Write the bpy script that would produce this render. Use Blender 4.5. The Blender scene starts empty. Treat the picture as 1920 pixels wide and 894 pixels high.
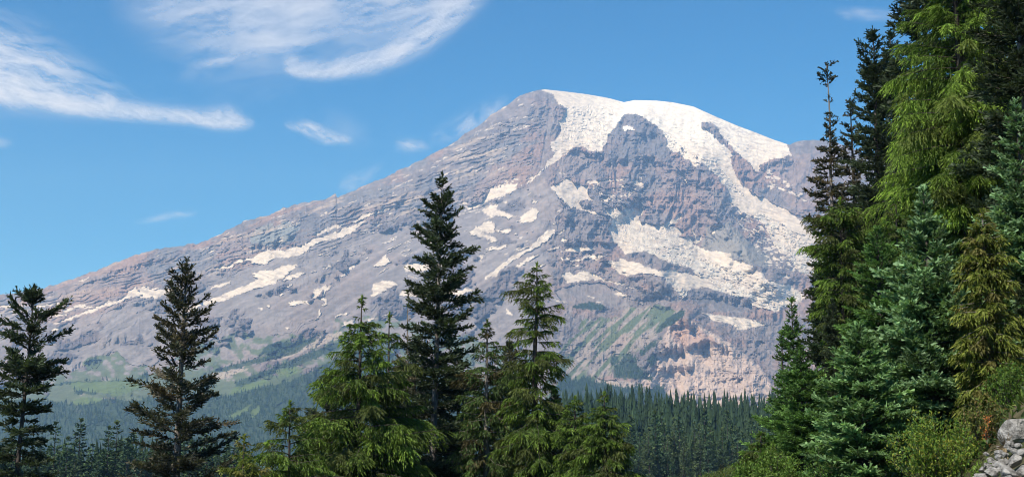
import bpy, math, random
import numpy as np

# ------------------------------------------------------------------ camera, world, sun, exposure
SC = bpy.context.scene
COL = SC.collection
R = math.radians
FPX, CX, CY = 2318.0, 960.0, 447.0          # focal length and centre of the photograph in its own pixels
PITCH = R(9.0)
CAM = np.array([0.0, 0.0, 1.7])

cam_d = bpy.data.cameras.new('camera')
cam_d.sensor_fit = 'HORIZONTAL'; cam_d.sensor_width = 36.0
cam_d.lens = 36.0 * FPX / 1920.0
cam_d.clip_start = 0.1; cam_d.clip_end = 300000.0
cam = bpy.data.objects.new('camera', cam_d); COL.objects.link(cam)
cam.location = CAM; cam.rotation_euler = (math.pi / 2 + PITCH, 0, 0)
SC.camera = cam

SUN_EL, SUN_AZ = R(46), R(-142)             # azimuth from +Y, clockwise positive: behind the camera, to the left
world = bpy.data.worlds.new('World'); SC.world = world; world.use_nodes = True
wn = world.node_tree; wn.nodes.clear()
sky = wn.nodes.new('ShaderNodeTexSky'); sky.sky_type = 'NISHITA'; sky.sun_disc = False
sky.sun_elevation = SUN_EL; sky.sun_rotation = SUN_AZ
sky.altitude = 2200; sky.air_density = 0.75; sky.dust_density = 0.0; sky.ozone_density = 3.0
bg = wn.nodes.new('ShaderNodeBackground'); bg.inputs['Strength'].default_value = 0.097
wo = wn.nodes.new('ShaderNodeOutputWorld')
hs = wn.nodes.new('ShaderNodeHueSaturation'); hs.inputs['Hue'].default_value = 0.496; hs.inputs['Saturation'].default_value = 1.40
wn.links.new(sky.outputs[0], hs.inputs['Color']); wn.links.new(hs.outputs[0], bg.inputs['Color']); wn.links.new(bg.outputs[0], wo.inputs['Surface'])

sun_d = bpy.data.lights.new('sun', 'SUN'); sun_d.energy = 3.7; sun_d.angle = R(0.5); sun_d.color = (1.0, 0.95, 0.87)
sun = bpy.data.objects.new('sun', sun_d); COL.objects.link(sun)
sun.rotation_euler = (math.pi / 2 - SUN_EL, 0, math.pi - SUN_AZ)
sun.location = (-40, -40, 80)

vs = SC.view_settings
vs.view_transform = 'Standard'; vs.look = 'None'; vs.gamma = 1.0; vs.use_curve_mapping = False
vs.exposure = 0.84
SC.display_settings.display_device = 'sRGB'
cy = SC.cycles
cy.use_denoising = True
cy.pixel_filter_type = 'BLACKMAN_HARRIS'; cy.filter_width = 1.05
cy.max_bounces = 6; cy.diffuse_bounces = 2; cy.glossy_bounces = 2; cy.transmission_bounces = 2
cy.volume_bounces = 1; cy.transparent_max_bounces = 8
cy.caustics_reflective = False; cy.caustics_refractive = False
try:
    cy.use_adaptive_sampling = False
except Exception:
    pass

# ------------------------------------------------------------------ helpers
rng = np.random.default_rng(7)

def ray(px, py):
    """world direction through a point of the photograph, scaled to y = 1"""
    px = np.asarray(px, float); py = np.asarray(py, float)
    u = (px - CX) / FPX; v = (CY - py) / FPX
    y = math.cos(PITCH) - math.sin(PITCH) * v
    z = math.sin(PITCH) + math.cos(PITCH) * v
    return np.stack([u / y, np.ones_like(u), z / y], -1)

def at(px, py, D):
    return CAM + ray(px, py) * np.asarray(D, float)[..., None]

_T = np.random.default_rng(11).random((16, 256, 256))
def vn(x, y, s=0):
    t = _T[s % 16]
    x = np.asarray(x, float) + 1000 + 17.3 * s; y = np.asarray(y, float) + 1000 + 9.7 * s
    ix = np.floor(x).astype(int); iy = np.floor(y).astype(int)
    fx = x - ix; fy = y - iy
    fx = fx * fx * fx * (fx * (fx * 6 - 15) + 10); fy = fy * fy * fy * (fy * (fy * 6 - 15) + 10)
    a = ix & 255; b = (ix + 1) & 255; c = iy & 255; d = (iy + 1) & 255
    return ((t[a, c] * (1 - fx) + t[b, c] * fx) * (1 - fy) + (t[a, d] * (1 - fx) + t[b, d] * fx) * fy) * 2 - 1
def fbm(x, y, s=0, o=4, g=0.5):
    r = 0; a = 1.0
    for k in range(o):
        r = r + a * vn(x, y, s + k); x = x * 2.03; y = y * 2.03; a *= g
    return r
def ridged(x, y, s=0, o=4, g=0.5):
    r = 0; a = 1.0
    for k in range(o):
        r = r + a * (1 - 2 * np.abs(vn(x, y, s + k))); x = x * 2.03; y = y * 2.03; a *= g
    return r
def smooth(a, b, x):
    t = np.clip((x - a) / (b - a), 0, 1); return t * t * (3 - 2 * t)
def nrm(v):
    return v / np.maximum(np.linalg.norm(v, axis=-1, keepdims=True), 1e-9)

def mesh_np(name, V, faces, cols=None, shade=False, mats=(), mat_idx=None):
    """faces: list of (n,3) / (n,4) index arrays"""
    me = bpy.data.meshes.new(name)
    V = np.ascontiguousarray(V, np.float32).reshape(-1, 3)
    faces = [np.asarray(f, np.int32) for f in faces if len(f)]
    me.vertices.add(len(V)); me.vertices.foreach_set('co', V.ravel())
    nl = sum(f.size for f in faces); nf = sum(len(f) for f in faces)
    me.loops.add(nl); me.loops.foreach_set('vertex_index', np.concatenate([f.ravel() for f in faces]))
    sizes = np.concatenate([np.full(len(f), f.shape[1], np.int32) for f in faces])
    starts = np.concatenate([[0], np.cumsum(sizes)[:-1]]).astype(np.int32)
    me.polygons.add(nf); me.polygons.foreach_set('loop_start', starts)
    try:
        me.polygons.foreach_set('loop_total', sizes)
    except Exception:
        pass
    if mat_idx is not None:
        me.polygons.foreach_set('material_index', np.asarray(mat_idx, np.int32))
    me.polygons.foreach_set('use_smooth', np.full(nf, shade, bool))
    me.update(calc_edges=True); me.validate()
    if cols is not None:
        ca = me.color_attributes.new('tint', 'FLOAT_COLOR', 'POINT')
        c = np.ones((len(V), 4), np.float32); c[:, :np.shape(cols)[1]] = cols
        ca.data.foreach_set('color', c.ravel())
    for m in mats: me.materials.append(m)
    return me

def obj(name, me, parent=None, loc=(0, 0, 0)):
    o = bpy.data.objects.new(name, me); COL.objects.link(o)
    if parent is not None: o.parent = parent
    o.location = loc
    return o
def tag(o, label=None, cat=None, group=None, kind=None):
    if label: o['label'] = label
    if cat: o['category'] = cat
    if group: o['group'] = group
    if kind: o['kind'] = kind
    return o

# ------------------------------------------------------------------ materials
def attr_mat(name, translucent=0.0, bump=0.0, bscale=1.0, vary=0.0, vscale=1.0, spec=0.0, rough=0.7, tcol=(1.3, 1.35, 0.7)):
    m = bpy.data.materials.new(name); m.use_nodes = True
    nt = m.node_tree; nt.nodes.clear(); N = nt.nodes.new; L = nt.links.new
    out = N('ShaderNodeOutputMaterial')
    a = N('ShaderNodeAttribute'); a.attribute_name = 'tint'
    col = a.outputs['Color']
    if vary:
        tc = N('ShaderNodeNewGeometry'); no = N('ShaderNodeTexNoise'); no.inputs['Scale'].default_value = vscale
        no.inputs['Detail'].default_value = 4
        L(tc.outputs['Position'], no.inputs['Vector'])
        mr = N('ShaderNodeMapRange'); mr.inputs['From Min'].default_value = 0.3; mr.inputs['From Max'].default_value = 0.7
        mr.inputs['To Min'].default_value = 1 - vary; mr.inputs['To Max'].default_value = 1 + vary
        L(no.outputs['Fac'], mr.inputs['Value'])
        vm = N('ShaderNodeVectorMath'); vm.operation = 'SCALE'
        L(col, vm.inputs[0]); L(mr.outputs[0], vm.inputs['Scale']); col = vm.outputs[0]
    d = N('ShaderNodeBsdfPrincipled'); d.inputs['Roughness'].default_value = rough
    d.inputs['Specular IOR Level'].default_value = spec
    L(col, d.inputs['Base Color'])
    if bump:
        g = N('ShaderNodeNewGeometry'); n2 = N('ShaderNodeTexNoise'); n2.inputs['Scale'].default_value = bscale
        n2.inputs['Detail'].default_value = 5
        L(g.outputs['Position'], n2.inputs['Vector'])
        b = N('ShaderNodeBump'); b.inputs['Strength'].default_value = 1.0; b.inputs['Distance'].default_value = bump
        L(n2.outputs['Fac'], b.inputs['Height']); L(b.outputs[0], d.inputs['Normal'])
        L(a.outputs['Alpha'], b.inputs['Strength'])
    sh = d.outputs[0]
    if translucent:
        t = N('ShaderNodeBsdfTranslucent')
        vm2 = N('ShaderNodeVectorMath'); vm2.operation = 'MULTIPLY'; vm2.inputs[1].default_value = tcol
        L(col, vm2.inputs[0]); L(vm2.outputs[0], t.inputs['Color'])
        mx = N('ShaderNodeMixShader'); mx.inputs[0].default_value = translucent
        L(sh, mx.inputs[1]); L(t.outputs[0], mx.inputs[2]); sh = mx.outputs[0]
    L(sh, out.inputs['Surface'])
    return m

def noise_mat(name, c1, c2, scale, rough=0.9, bump=0.02, bscale=None, stretch=(1, 1, 1), obj_space=True):
    m = bpy.data.materials.new(name); m.use_nodes = True
    nt = m.node_tree; nt.nodes.clear(); N = nt.nodes.new; L = nt.links.new
    out = N('ShaderNodeOutputMaterial'); d = N('ShaderNodeBsdfPrincipled')
    d.inputs['Roughness'].default_value = rough; d.inputs['Specular IOR Level'].default_value = 0.15
    tc = N('ShaderNodeTexCoord'); mp = N('ShaderNodeMapping'); mp.inputs['Scale'].default_value = stretch
    L(tc.outputs['Object'], mp.inputs['Vector'])
    no = N('ShaderNodeTexNoise'); no.inputs['Scale'].default_value = scale; no.inputs['Detail'].default_value = 6
    L(mp.outputs[0], no.inputs['Vector'])
    cr = N('ShaderNodeValToRGB'); cr.color_ramp.elements[0].position = 0.35; cr.color_ramp.elements[1].position = 0.68
    cr.color_ramp.elements[0].color = (*c1, 1); cr.color_ramp.elements[1].color = (*c2, 1)
    L(no.outputs['Fac'], cr.inputs[0]); L(cr.outputs[0], d.inputs['Base Color'])
    n2 = N('ShaderNodeTexNoise'); n2.inputs['Scale'].default_value = bscale or scale * 2; n2.inputs['Detail'].default_value = 6
    L(mp.outputs[0], n2.inputs['Vector'])
    b = N('ShaderNodeBump'); b.inputs['Distance'].default_value = bump; b.inputs['Strength'].default_value = 1.0
    L(n2.outputs['Fac'], b.inputs['Height']); L(b.outputs[0], d.inputs['Normal'])
    L(d.outputs[0], out.inputs['Surface'])
    return m

M_MOUNT = attr_mat('mountain_surface', bump=14.0, bscale=0.03, vary=0.16, vscale=0.02, rough=0.95)
M_GROUND = attr_mat('ground_surface', bump=0.06, bscale=6.0, vary=0.3, vscale=3.0, rough=0.95)
M_NEEDLE = attr_mat('conifer_needles', translucent=0.34, spec=0.25, rough=0.55)
M_CEDAR = attr_mat('cedar_sprays', translucent=0.40, spec=0.2, rough=0.55)
M_LEAF = attr_mat('shrub_leaves', translucent=0.3, spec=0.25, rough=0.5)
M_FAR = attr_mat('distant_conifers', rough=0.9)
M_BARK = noise_mat('bark', (0.03, 0.025, 0.022), (0.10, 0.085, 0.072), 9.0, bump=0.03, stretch=(1, 1, 0.25))
M_BARKG = noise_mat('weathered_bark', (0.09, 0.08, 0.07), (0.27, 0.24, 0.21), 9.0, bump=0.02, stretch=(1, 1, 0.25))
M_ROCK = noise_mat('pale_granite', (0.12, 0.112, 0.10), (0.38, 0.365, 0.335), 9.0, bump=0.05, bscale=18)
M_STRAW = noise_mat('dry_stems', (0.14, 0.1, 0.06), (0.3, 0.24, 0.15), 9.0, bump=0.0)

# ------------------------------------------------------------------ the mountain
SIL = np.array([(-440, 690), (-200, 612), (0, 553), (40, 548), (80, 540), (130, 525), (160, 514), (200, 500), (230, 487), (265, 474),
    (300, 466), (332, 461), (370, 456), (400, 446), (430, 430), (455, 416), (470, 411), (500, 404), (530, 391), (560, 381), (590, 377),
    (612, 373), (624, 367), (629, 363), (632, 371), (660, 358), (690, 345), (706, 339), (730, 328), (760, 314), (800, 295), (840, 275),
    (870, 253), (900, 236), (925, 212), (945, 200), (965, 186), (985, 175), (1010, 169), (1022, 168), (1060, 172), (1100, 177), (1140, 184),
    (1170, 192), (1190, 188), (1230, 189), (1260, 192), (1300, 200), (1340, 218), (1380, 235), (1420, 250), (1450, 262), (1480, 272),
    (1490, 267), (1500, 264), (1530, 262), (1570, 268), (1650, 300), (1800, 350), (2000, 420), (2420, 580)], float)

# snow and ice outlines
SNOW = [
 [(146,528),(158,523),(168,518),(166,522),(152,528)],
 [(60,572),(94,570),(108,569),(122,564),(128,562),(124,567),(108,573),(94,573),(60,577)],
 [(136,574),(144,571),(161,570),(162,575),(150,577),(138,576)], [(158,577),(173,573),(172,576),(160,579)],
 [(118,582),(130,577),(141,577),(138,580),(120,585)],
 [(100,607),(125,597),(136,592),(161,583),(185,572),(212,566),(230,559),(239,552),(250,538),(255,536),(259,545),(268,536),(277,536),(281,542),(302,539),(284,546),(257,555),(239,560),(217,570),(192,576),(176,583),(161,588),(134,599),(104,609)],
 [(258,557),(272,550),(285,546),(300,542),(308,543),(318,540),(340,536),(345,542),(320,550),(305,553),(297,556),(290,562),(283,556),(270,559)],
 [(80,593),(105,588),(130,587),(125,591),(100,594)], [(92,620),(108,614),(118,611),(112,616),(98,622)], [(192,566),(207,563),(206,566),(194,569)],
 [(0,573),(20,571),(45,572),(40,575),(0,577)],
 [(436,494),(449,485),(476,482),(494,472),(505,466),(514,470),(534,470),(550,463),(575,455),(588,447),(628,436),(664,422),(689,414),(673,426),(658,438),(640,446),(620,450),(602,453),(584,462),(570,474),(552,482),(534,482),(517,483),(499,494),(485,494),(461,490)],
 [(584,440),(608,431),(630,422),(646,418),(640,424),(615,434),(590,443)],
 [(658,415),(672,410),(690,401),(706,396),(724,390),(722,393),(700,402),(680,411),(664,418)],
 [(402,503),(420,497),(438,494),(438,499),(405,506)],
 [(470,512),(494,507),(512,507),(526,499),(555,495),(559,498),(548,506),(534,519),(517,530),(485,539),(456,540),(467,530),(485,521)],
 [(335,585),(360,572),(380,566),(402,558),(425,549),(447,540),(469,531),(487,522),(505,518),(523,513),(537,505),(554,494),(559,498),(545,509),(532,521),(514,530),(492,536),(469,544),(447,552),(420,564),(398,568),(380,573),(345,588)],
 [(528,527),(541,517),(563,510),(572,512),(554,522),(534,527)],
 [(391,543),(411,531),(434,528),(431,533),(405,540)],
 [(537,539),(541,534),(548,532),(547,536),(540,539)], [(524,554),(528,548),(532,552),(527,554)],
 [(543,564),(559,562),(577,565),(578,568),(559,571),(545,573)],
 [(586,557),(587,547),(595,540),(608,536),(613,533),(613,538),(604,545),(595,555),(589,558)],
 [(604,549),(610,540),(620,534),(619,539),(610,547),(606,555)], [(606,557),(612,564),(608,572),(602,574),(608,566),(604,560)],
 [(600,578),(604,589),(596,597),(588,601),(598,592),(597,582)],
 [(695,500),(709,491),(720,480),(727,477),(733,490),(722,498)], [(704,517),(722,502),(731,501),(720,509)],
 [(695,554),(702,534),(718,524),(740,527),(745,533),(729,540),(716,550),(698,556)],
 [(637,520),(648,507),(669,495),(666,499),(648,511),(646,519)], [(685,487),(692,482),(690,486),(687,488)],
 [(485,578),(494,576),(492,581),(487,581)], [(498,575),(503,570),(507,575)],
 [(626,594),(637,588),(657,585),(651,590),(628,595)], [(713,580),(747,568),(729,576)],
 [(747,553),(756,544),(778,541),(800,542),(880,540),(890,545),(860,552),(800,556),(760,556)],
 [(757,500),(768,492),(785,488),(800,492),(830,490),(835,500),(795,507),(775,510),(762,508)], [(760,511),(772,518),(785,521),(782,524),(768,519)],
 [(800,455),(815,448),(818,455),(808,460)], [(838,560),(860,552),(870,556),(850,566)],
 [(640,612),(646,602),(664,601),(662,612)], [(534,614),(541,610),(543,614),(537,618)], [(686,601),(704,596),(700,600),(690,603)], [(715,592),(736,586),(731,591)],
 [(868,395),(886,383),(906,377),(915,361),(924,352),(937,350),(951,346),(968,343),(968,355),(957,364),(937,370),(917,375),(901,384),(883,393)],
 [(904,395),(921,384),(932,384),(930,392),(937,395),(953,399),(961,405),(953,411),(946,406),(928,404),(919,406),(908,399)],
 [(881,437),(892,426),(906,416),(924,413),(928,424),(928,435),(902,436),(915,443),(930,445),(934,452),(924,452),(901,444),(883,440)],
 [(930,432),(944,431),(962,430),(955,437),(935,435)],
 [(975,417),(977,406),(991,395),(1004,390),(1010,397),(1002,415),(989,416)],
 [(1032,350),(1043,347),(1054,339),(1061,335),(1070,331),(1072,337),(1085,345),(1094,347),(1103,348),(1101,361),(1105,370),(1114,374),(1108,377),(1099,375),(1090,373),(1085,379),(1094,388),(1090,391),(1076,388),(1063,384),(1054,377),(1047,368),(1038,359)],
 [(1063,389),(1081,389),(1103,394),(1121,398),(1132,404),(1131,408),(1117,401),(1094,395),(1076,391)],
 [(1049,323),(1058,324),(1057,327),(1050,326)], [(1044,397),(1047,394),(1051,397),(1047,400)], [(997,379),(1001,373),(1008,377),(1002,381)], [(1037,418),(1041,418),(1040,424)],
 [(1041,430),(1039,439),(1027,451),(1009,462),(991,473),(973,482),(960,489),(945,502),(930,517),(915,522),(906,523),(912,516),(930,505),(940,497),(950,488),(962,479),(978,472),(993,466),(1004,453),(1018,442),(1027,432)],
 [(968,500),(980,489),(994,480),(1013,476),(1005,482),(987,492),(978,500)], [(993,503),(1009,496),(1024,496),(1012,502),(995,504)],
 [(1047,440),(1052,432),(1061,431),(1054,436)], [(1052,452),(1056,444),(1067,448),(1058,453)], [(1027,470),(1036,464),(1052,461),(1043,467)],
 [(1053,472),(1061,468),(1081,464),(1103,464),(1118,468),(1099,472),(1072,471)],
 [(1048,484),(1074,481),(1067,486),(1054,489)], [(1067,491),(1092,483),(1101,479),(1137,476),(1126,484),(1119,488),(1105,484),(1094,488)], [(1067,496),(1088,497),(1081,499)],
 [(917,462),(933,464),(948,458),(952,464),(937,468),(919,465)], [(897,478),(911,478),(902,489)], [(963,440),(966,435),(969,439),(965,442)], [(984,438),(990,434),(991,437)], [(968,447),(983,445),(978,448)], [(944,377),(953,377),(947,383)],
 # summit cap and the long glacier tongues
 [(1005,160),(1016,169),(1039,179),(1045,192),(1057,201),(1061,208),(1054,219),(1048,233),(1053,242),(1048,253),(1039,264),(1032,272),(1036,282),(1041,286),(1034,295),(1021,316),(1007,327),(983,347),(989,345),(1016,322),(1025,314),(1043,304),(1057,291),(1066,284),(1077,274),(1090,275),(1101,282),(1119,285),(1128,282),(1137,269),(1142,253),(1153,239),(1164,226),(1168,215),(1186,213),(1193,214),(1213,224),(1231,237),(1242,248),(1251,264),(1249,275),(1258,282),(1276,291),(1292,302),(1305,313),(1316,305),(1323,313),(1337,324),(1346,331),(1352,344),(1366,353),(1367,366),(1371,380),(1391,396),(1412,406),(1426,416),(1442,437),(1452,461),(1458,471),(1478,483),(1494,507),(1510,515),(1560,520),(1560,470),(1530,440),(1502,416),(1486,398),(1458,386),(1432,372),(1407,360),(1389,350),
  (1415,365),(1399,351),(1386,342),(1381,331),(1375,318),(1370,304),(1368,295),(1377,289),(1359,275),(1346,264),(1334,251),(1325,242),(1314,237),(1316,230),(1325,229),(1337,232),(1346,239),(1352,253),(1363,264),(1372,277),(1388,291),(1401,302),(1410,313),(1415,322),(1424,322),(1426,309),(1444,300),(1469,294),(1486,291),(1478,277),(1474,262),(1400,225),(1300,180),(1200,160)],
 # lower glacier
 [(1132,389),(1161,389),(1168,395),(1173,404),(1184,399),(1184,393),(1206,387),(1208,397),(1197,408),(1202,417),(1224,420),(1242,420),(1266,411),(1271,402),(1278,399),(1279,406),(1266,417),(1251,424),(1278,430),(1280,439),(1273,444),(1296,445),(1300,458),(1311,462),(1333,471),(1369,475),(1373,489),(1391,489),(1409,499),(1428,511),(1438,525),(1458,530),(1483,535),(1502,547),(1508,559),(1492,574),(1470,574),(1453,587),(1441,579),(1425,576),(1408,574),(1406,564),(1401,555),(1384,557),(1368,552),(1357,547),(1341,545),(1331,540),(1327,539),(1310,540),(1295,539),(1287,550),(1289,556),(1279,559),(1265,542),(1250,530),(1248,522),(1225,515),(1198,511),(1186,514),(1178,519),(1161,514),(1151,502),(1141,495),(1124,492),(1134,490),(1157,490),(1164,484),(1199,494),(1218,502),(1241,508),(1267,506),(1285,512),(1303,515),(1297,505),(1282,497),(1272,499),(1248,489),(1230,480),(1208,470),(1191,474),(1173,476),(1157,458),(1146,450),(1148,447),(1147,442),(1139,426),(1148,417),(1146,406),(1132,400)],
 [(1050,517),(1063,509),(1070,512),(1079,514),(1094,508),(1107,510),(1121,515),(1134,524),(1154,529),(1167,533),(1171,531),(1166,536),(1150,531),(1130,526),(1110,523),(1090,526),(1065,532),(1063,527)],
 [(1169,536),(1194,540),(1188,542),(1172,538)], [(1142,549),(1164,548),(1173,552),(1177,557),(1168,557),(1157,552)], [(1099,554),(1114,557),(1112,559),(1100,556)],
 [(1040,562),(1055,564),(1067,569),(1060,568),(1042,565)], [(1119,565),(1127,566),(1127,568),(1119,567)], [(1194,562),(1208,571),(1204,571)],
 [(1314,586),(1334,589),(1371,593),(1399,597),(1425,604),(1441,607),(1416,613),(1388,619),(1378,611),(1357,604),(1341,601),(1327,592)],
 [(1331,438),(1338,430),(1342,433),(1336,440)], [(1264,311),(1270,315),(1284,331),(1294,347),(1290,345),(1277,329)], [(1090,296),(1099,298),(1096,302)], [(1094,308),(1104,316),(1098,313)],
 [(1166,237),(1182,237),(1191,244),(1171,246)], [(1296,416),(1300,424),(1305,445),(1318,440),(1312,452),(1304,460),(1300,440)], [(1458,512),(1483,518),(1478,522),(1465,518)],
 [(1482,361),(1500,370),(1515,376),(1510,378),(1490,366)], [(948,575),(958,585),(962,592),(950,588)],
]
ICE = [   # broken, bluish glacier ice (icefalls)
 [(436,516),(440,497),(470,494),(499,494),(517,485),(550,488),(546,490),(525,494),(494,506),(470,508),(468,517),(450,526)],
 [(1208,470),(1240,462),(1290,466),(1330,490),(1380,505),(1430,522),(1390,526),(1330,522),(1290,512),(1272,499),(1248,489)],
 [(1332,525),(1380,525),(1440,530),(1500,550),(1500,580),(1440,580),(1400,560),(1340,545)],
 [(1250,520),(1262,522),(1285,545),(1289,558),(1279,560),(1265,542),(1250,532)],
 [(1390,396),(1412,406),(1430,400),(1480,430),(1540,450),(1550,515),(1500,512),(1478,483),(1452,461),(1430,420)],
 [(1236,240),(1260,262),(1300,290),(1340,300),(1375,345),(1400,370),(1366,353),(1337,324),(1290,300),(1252,280)],
]
GREEN = [
 [(1174,573),(1232,573),(1284,580),(1282,591),(1259,605),(1241,627),(1210,649),(1183,667),(1165,685),(1147,703),(1107,706),(1030,720),(1035,685),(1060,649),(1080,623),(1096,594),(1152,598),(1165,582)],
 [(-420,735),(0,722),(130,702),(170,672),(215,660),(260,690),(330,668),(400,640),(450,622),(560,626),(600,604),(660,590),(760,600),(900,640),(1040,690),(1240,735),(1260,900),(-420,900)],
]
DKGREEN = [[(1284,580),(1282,591),(1257,611),(1226,625),(1248,598),(1268,585)], [(1074,576),(1085,569),(1107,566),(1130,571),(1133,583),(1107,581)],
 [(494,650),(520,640),(560,640),(600,628),(560,655),(520,664),(490,662)]]
MEADOW = [[(131,752),(156,744),(193,747),(173,758),(142,758)], [(128,716),(257,713),(269,727),(221,741),(184,735),(139,730)], [(468,772),(485,758),(488,772),(474,783)],
 [(426,780),(471,758),(466,769),(437,786)], [(437,727),(499,710),(505,718),(423,744)], [(516,693),(561,685),(556,702),(522,707)]]
SCREE = [[(522,668),(600,631),(640,622),(650,630),(533,672)], [(1116,712),(1150,712),(1194,715),(1192,726),(1140,724)], [(395,700),(440,690),(470,690),(410,712)]]
PINK = [[(1280,600),(1300,600),(1330,620),(1380,650),(1430,690),(1460,760),(1200,770),(1190,725),(1230,690),(1235,640),(1260,605)]]
GROVES = [   # conifer stands on the lower slopes
 [(-60,754),(0,752),(60,747),(130,756),(200,747),(260,751),(300,736),(420,742),(460,730),(540,716),(590,692),(640,664),(700,650),(800,690),(1000,740),(1000,880),(-60,880)],
 [(137,724),(150,722),(179,728),(178,740),(140,738)], [(405,700),(409,690),(480,672),(560,655),(556,662),(470,684)], [(440,716),(500,694),(560,668),(640,640),(640,652),(560,684),(500,706),(440,730)],
 [(494,652),(560,648),(600,632),(560,658),(520,668)],
 [(1150,690),(1176,663),(1192,670),(1194,685),(1223,712),(1152,708)], [(1143,681),(1152,662),(1161,671),(1150,686)], [(1201,663),(1214,647),(1239,632),(1230,645),(1205,668)],
 [(1214,672),(1230,661),(1232,676),(1219,690)],
 [(1047,721),(1058,706),(1071,716),(1085,712),(1103,706),(1118,719),(1194,728),(1201,720),(1205,736),(1241,724),(1250,745),(1250,790),(1040,790),(1040,737)],
 [(1255,606),(1284,584),(1282,592),(1228,628),(1240,612)],
 [(100,722),(128,714),(250,712),(270,700),(285,702),(255,716),(130,719)],
]
def in_poly(px, py, poly):
    poly = np.asarray(poly, float)
    res = np.zeros(px.shape, bool)
    x0, y0 = poly.min(0); x1, y1 = poly.max(0)
    sel = np.nonzero((px >= x0) & (px <= x1) & (py >= y0) & (py <= y1))
    if len(sel[0]) == 0: return res
    x = px[sel]; y = py[sel]; c = np.zeros(x.shape, bool)
    n = len(poly)
    for i in range(n):
        ax, ay = poly[i]; bx, by = poly[(i + 1) % n]
        if ay == by: continue
        c ^= ((ay > y) != (by > y)) & (x < (bx - ax) * (y - ay) / (by - ay) + ax)
    res[sel] = c
    return res
def in_any(px, py, polys):
    r = np.zeros(px.shape, bool)
    for p in polys: r |= in_poly(px, py, p)
    return r
def seg_dist(px, py, line):
    d = np.full(px.shape, 1e9); side = np.zeros(px.shape)
    for (ax, ay), (bx, by) in zip(line[:-1], line[1:]):
        vx, vy = bx - ax, by - ay
        t = np.clip(((px - ax) * vx + (py - ay) * vy) / (vx * vx + vy * vy), 0, 1)
        dd = np.hypot(px - ax - t * vx, py - ay - t * vy)
        d = np.minimum(d, dd)
    return d
RIBS = [   # crest lines standing out of the mountain face: line, half width (px), how far they stand out (m)
 ([(1193,214),(1188,300),(1165,380)], 48, 330), ([(1316,305),(1340,380),(1395,470),(1442,525)], 34, 430), ([(1020,330),(1060,400),(1130,470),(1225,512)], 55, 260),
 ([(1120,290),(1125,340),(1150,400)], 20, 120), ([(1250,300),(1262,360),(1250,410)], 26, 170), ([(1225,512),(1284,586),(1252,615),(1224,652),(1205,690),(1190,728)], 44, 330),
 ([(1330,232),(1370,290),(1420,350)], 22, 90), ([(1022,170),(960,240),(860,310),(700,390),(560,470)], 80, 200), ([(640,395),(560,430),(470,480)], 30, 130),
 ([(1240,530),(1330,560),(1420,600)], 30, 130), ([(1350,640),(1375,670),(1400,720)], 35, 140), ([(870,430),(760,520),(640,600),(560,640)], 40, 110),
 ([(1040,400),(1000,440),(930,490),(860,560)], 26, 80), ([(240,660),(300,640),(360,650)], 30, 110), ([(1500,265),(1540,330),(1560,420)], 40, 150),
 ([(1290,345),(1300,420),(1310,470)], 16, -110), ([(1215,330),(1210,360),(1200,400)], 12, -120), ([(1475,430),(1490,480)], 40, 120),
]
CLIFFS = [  # top edge line, drop (px), run-back above (px), height of step (m)
 ([(1228,655),(1260,650),(1300,646),(1322,636)], 11, 22, 190), ([(1224,687),(1262,686),(1304,683)], 11, 18, 190), ([(1256,612),(1272,596),(1296,596)], 20, 14, 200),
 ([(1335,640),(1352,640),(1374,655)], 20, 25, 150), ([(1366,556),(1400,558),(1408,560)], 15, 16, 220), ([(1300,545),(1330,546),(1366,556)], 10, 14, 120), ([(1406,578),(1430,582),(1460,590)], 16, 12, 160),
 ([(1220,528),(1240,526),(1250,532)], 30, 10, 160), ([(1060,420),(1090,414),(1130,414)], 8, 20, 90), ([(1060,456),(1110,452),(1145,452)], 6, 18, 80),
 ([(1180,472),(1220,484),(1250,494)], 12, 12, 120), ([(1077,278),(1110,288),(1130,286)], 8, 10, 120), ([(1230,300),(1262,310),(1300,330)], 10, 25, 90), ([(1140,300),(1170,296),(1230,292)], 9, 16, 110),
 ([(1190,372),(1230,368),(1262,372)], 10, 22, 110), ([(1170,255),(1190,250),(1230,246)], 10, 12, 120),
 ([(470,462),(505,450),(550,436)], 16, 20, 160), ([(560,404),(580,420),(590,432)], 10, 14, 110), ([(150,530),(190,518),(250,496)], 9, 12, 110), ([(230,532),(245,526)], 9, 12, 120), ([(240,500),(300,484),(330,478)], 10, 14, 100),
 ([(215,572),(250,566),(300,562)], 8, 16, 90), ([(195,640),(225,628),(260,636)], 14, 22, 130), ([(130,688),(170,672),(195,664)], 12, 20, 110), ([(590,524),(620,512)], 8, 14, 100),
 ([(700,395),(730,380),(760,365)], 14, 20, 130), ([(1430,315),(1440,303),(1470,298)], 12, 10, 130), ([(1120,475),(1145,490),(1155,500)], 10, 14, 110),
]
xs = np.concatenate([np.linspace(-440, -30, 40)[:-1], np.arange(-30, 1600, 1.75), np.linspace(1600, 2420, 70)])
NR = 400
tt = np.interp(np.linspace(0, 1, NR), [0, 0.09, 1], [0, 0.17, 1])
PX, TT = np.meshgrid(xs, tt, indexing='ij')
jag = 1.6 * fbm(xs / 9, xs * 0 + 3.1, 3, 4) * smooth(1030, 940, xs) + 0.8 * fbm(xs / 5, xs * 0, 4, 3) * smooth(1460, 1490, xs)
sil = np.interp(xs, SIL[:, 0], SIL[:, 1]) - jag
FOOT = 880.0
PY = FOOT + TT * (sil[:, None] - FOOT)
Dsil = np.interp(PX, [-440, 0, 300, 600, 1000, 1170, 1480, 1540, 2420], [8200, 8600, 8900, 9300, 10400, 10850, 10650, 10700, 11000])
Dft = np.interp(PX, [-440, 0, 600, 1000, 1200, 1500, 2420], [4300, 4300, 4100, 4200, 4600, 5000, 5000])
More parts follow.
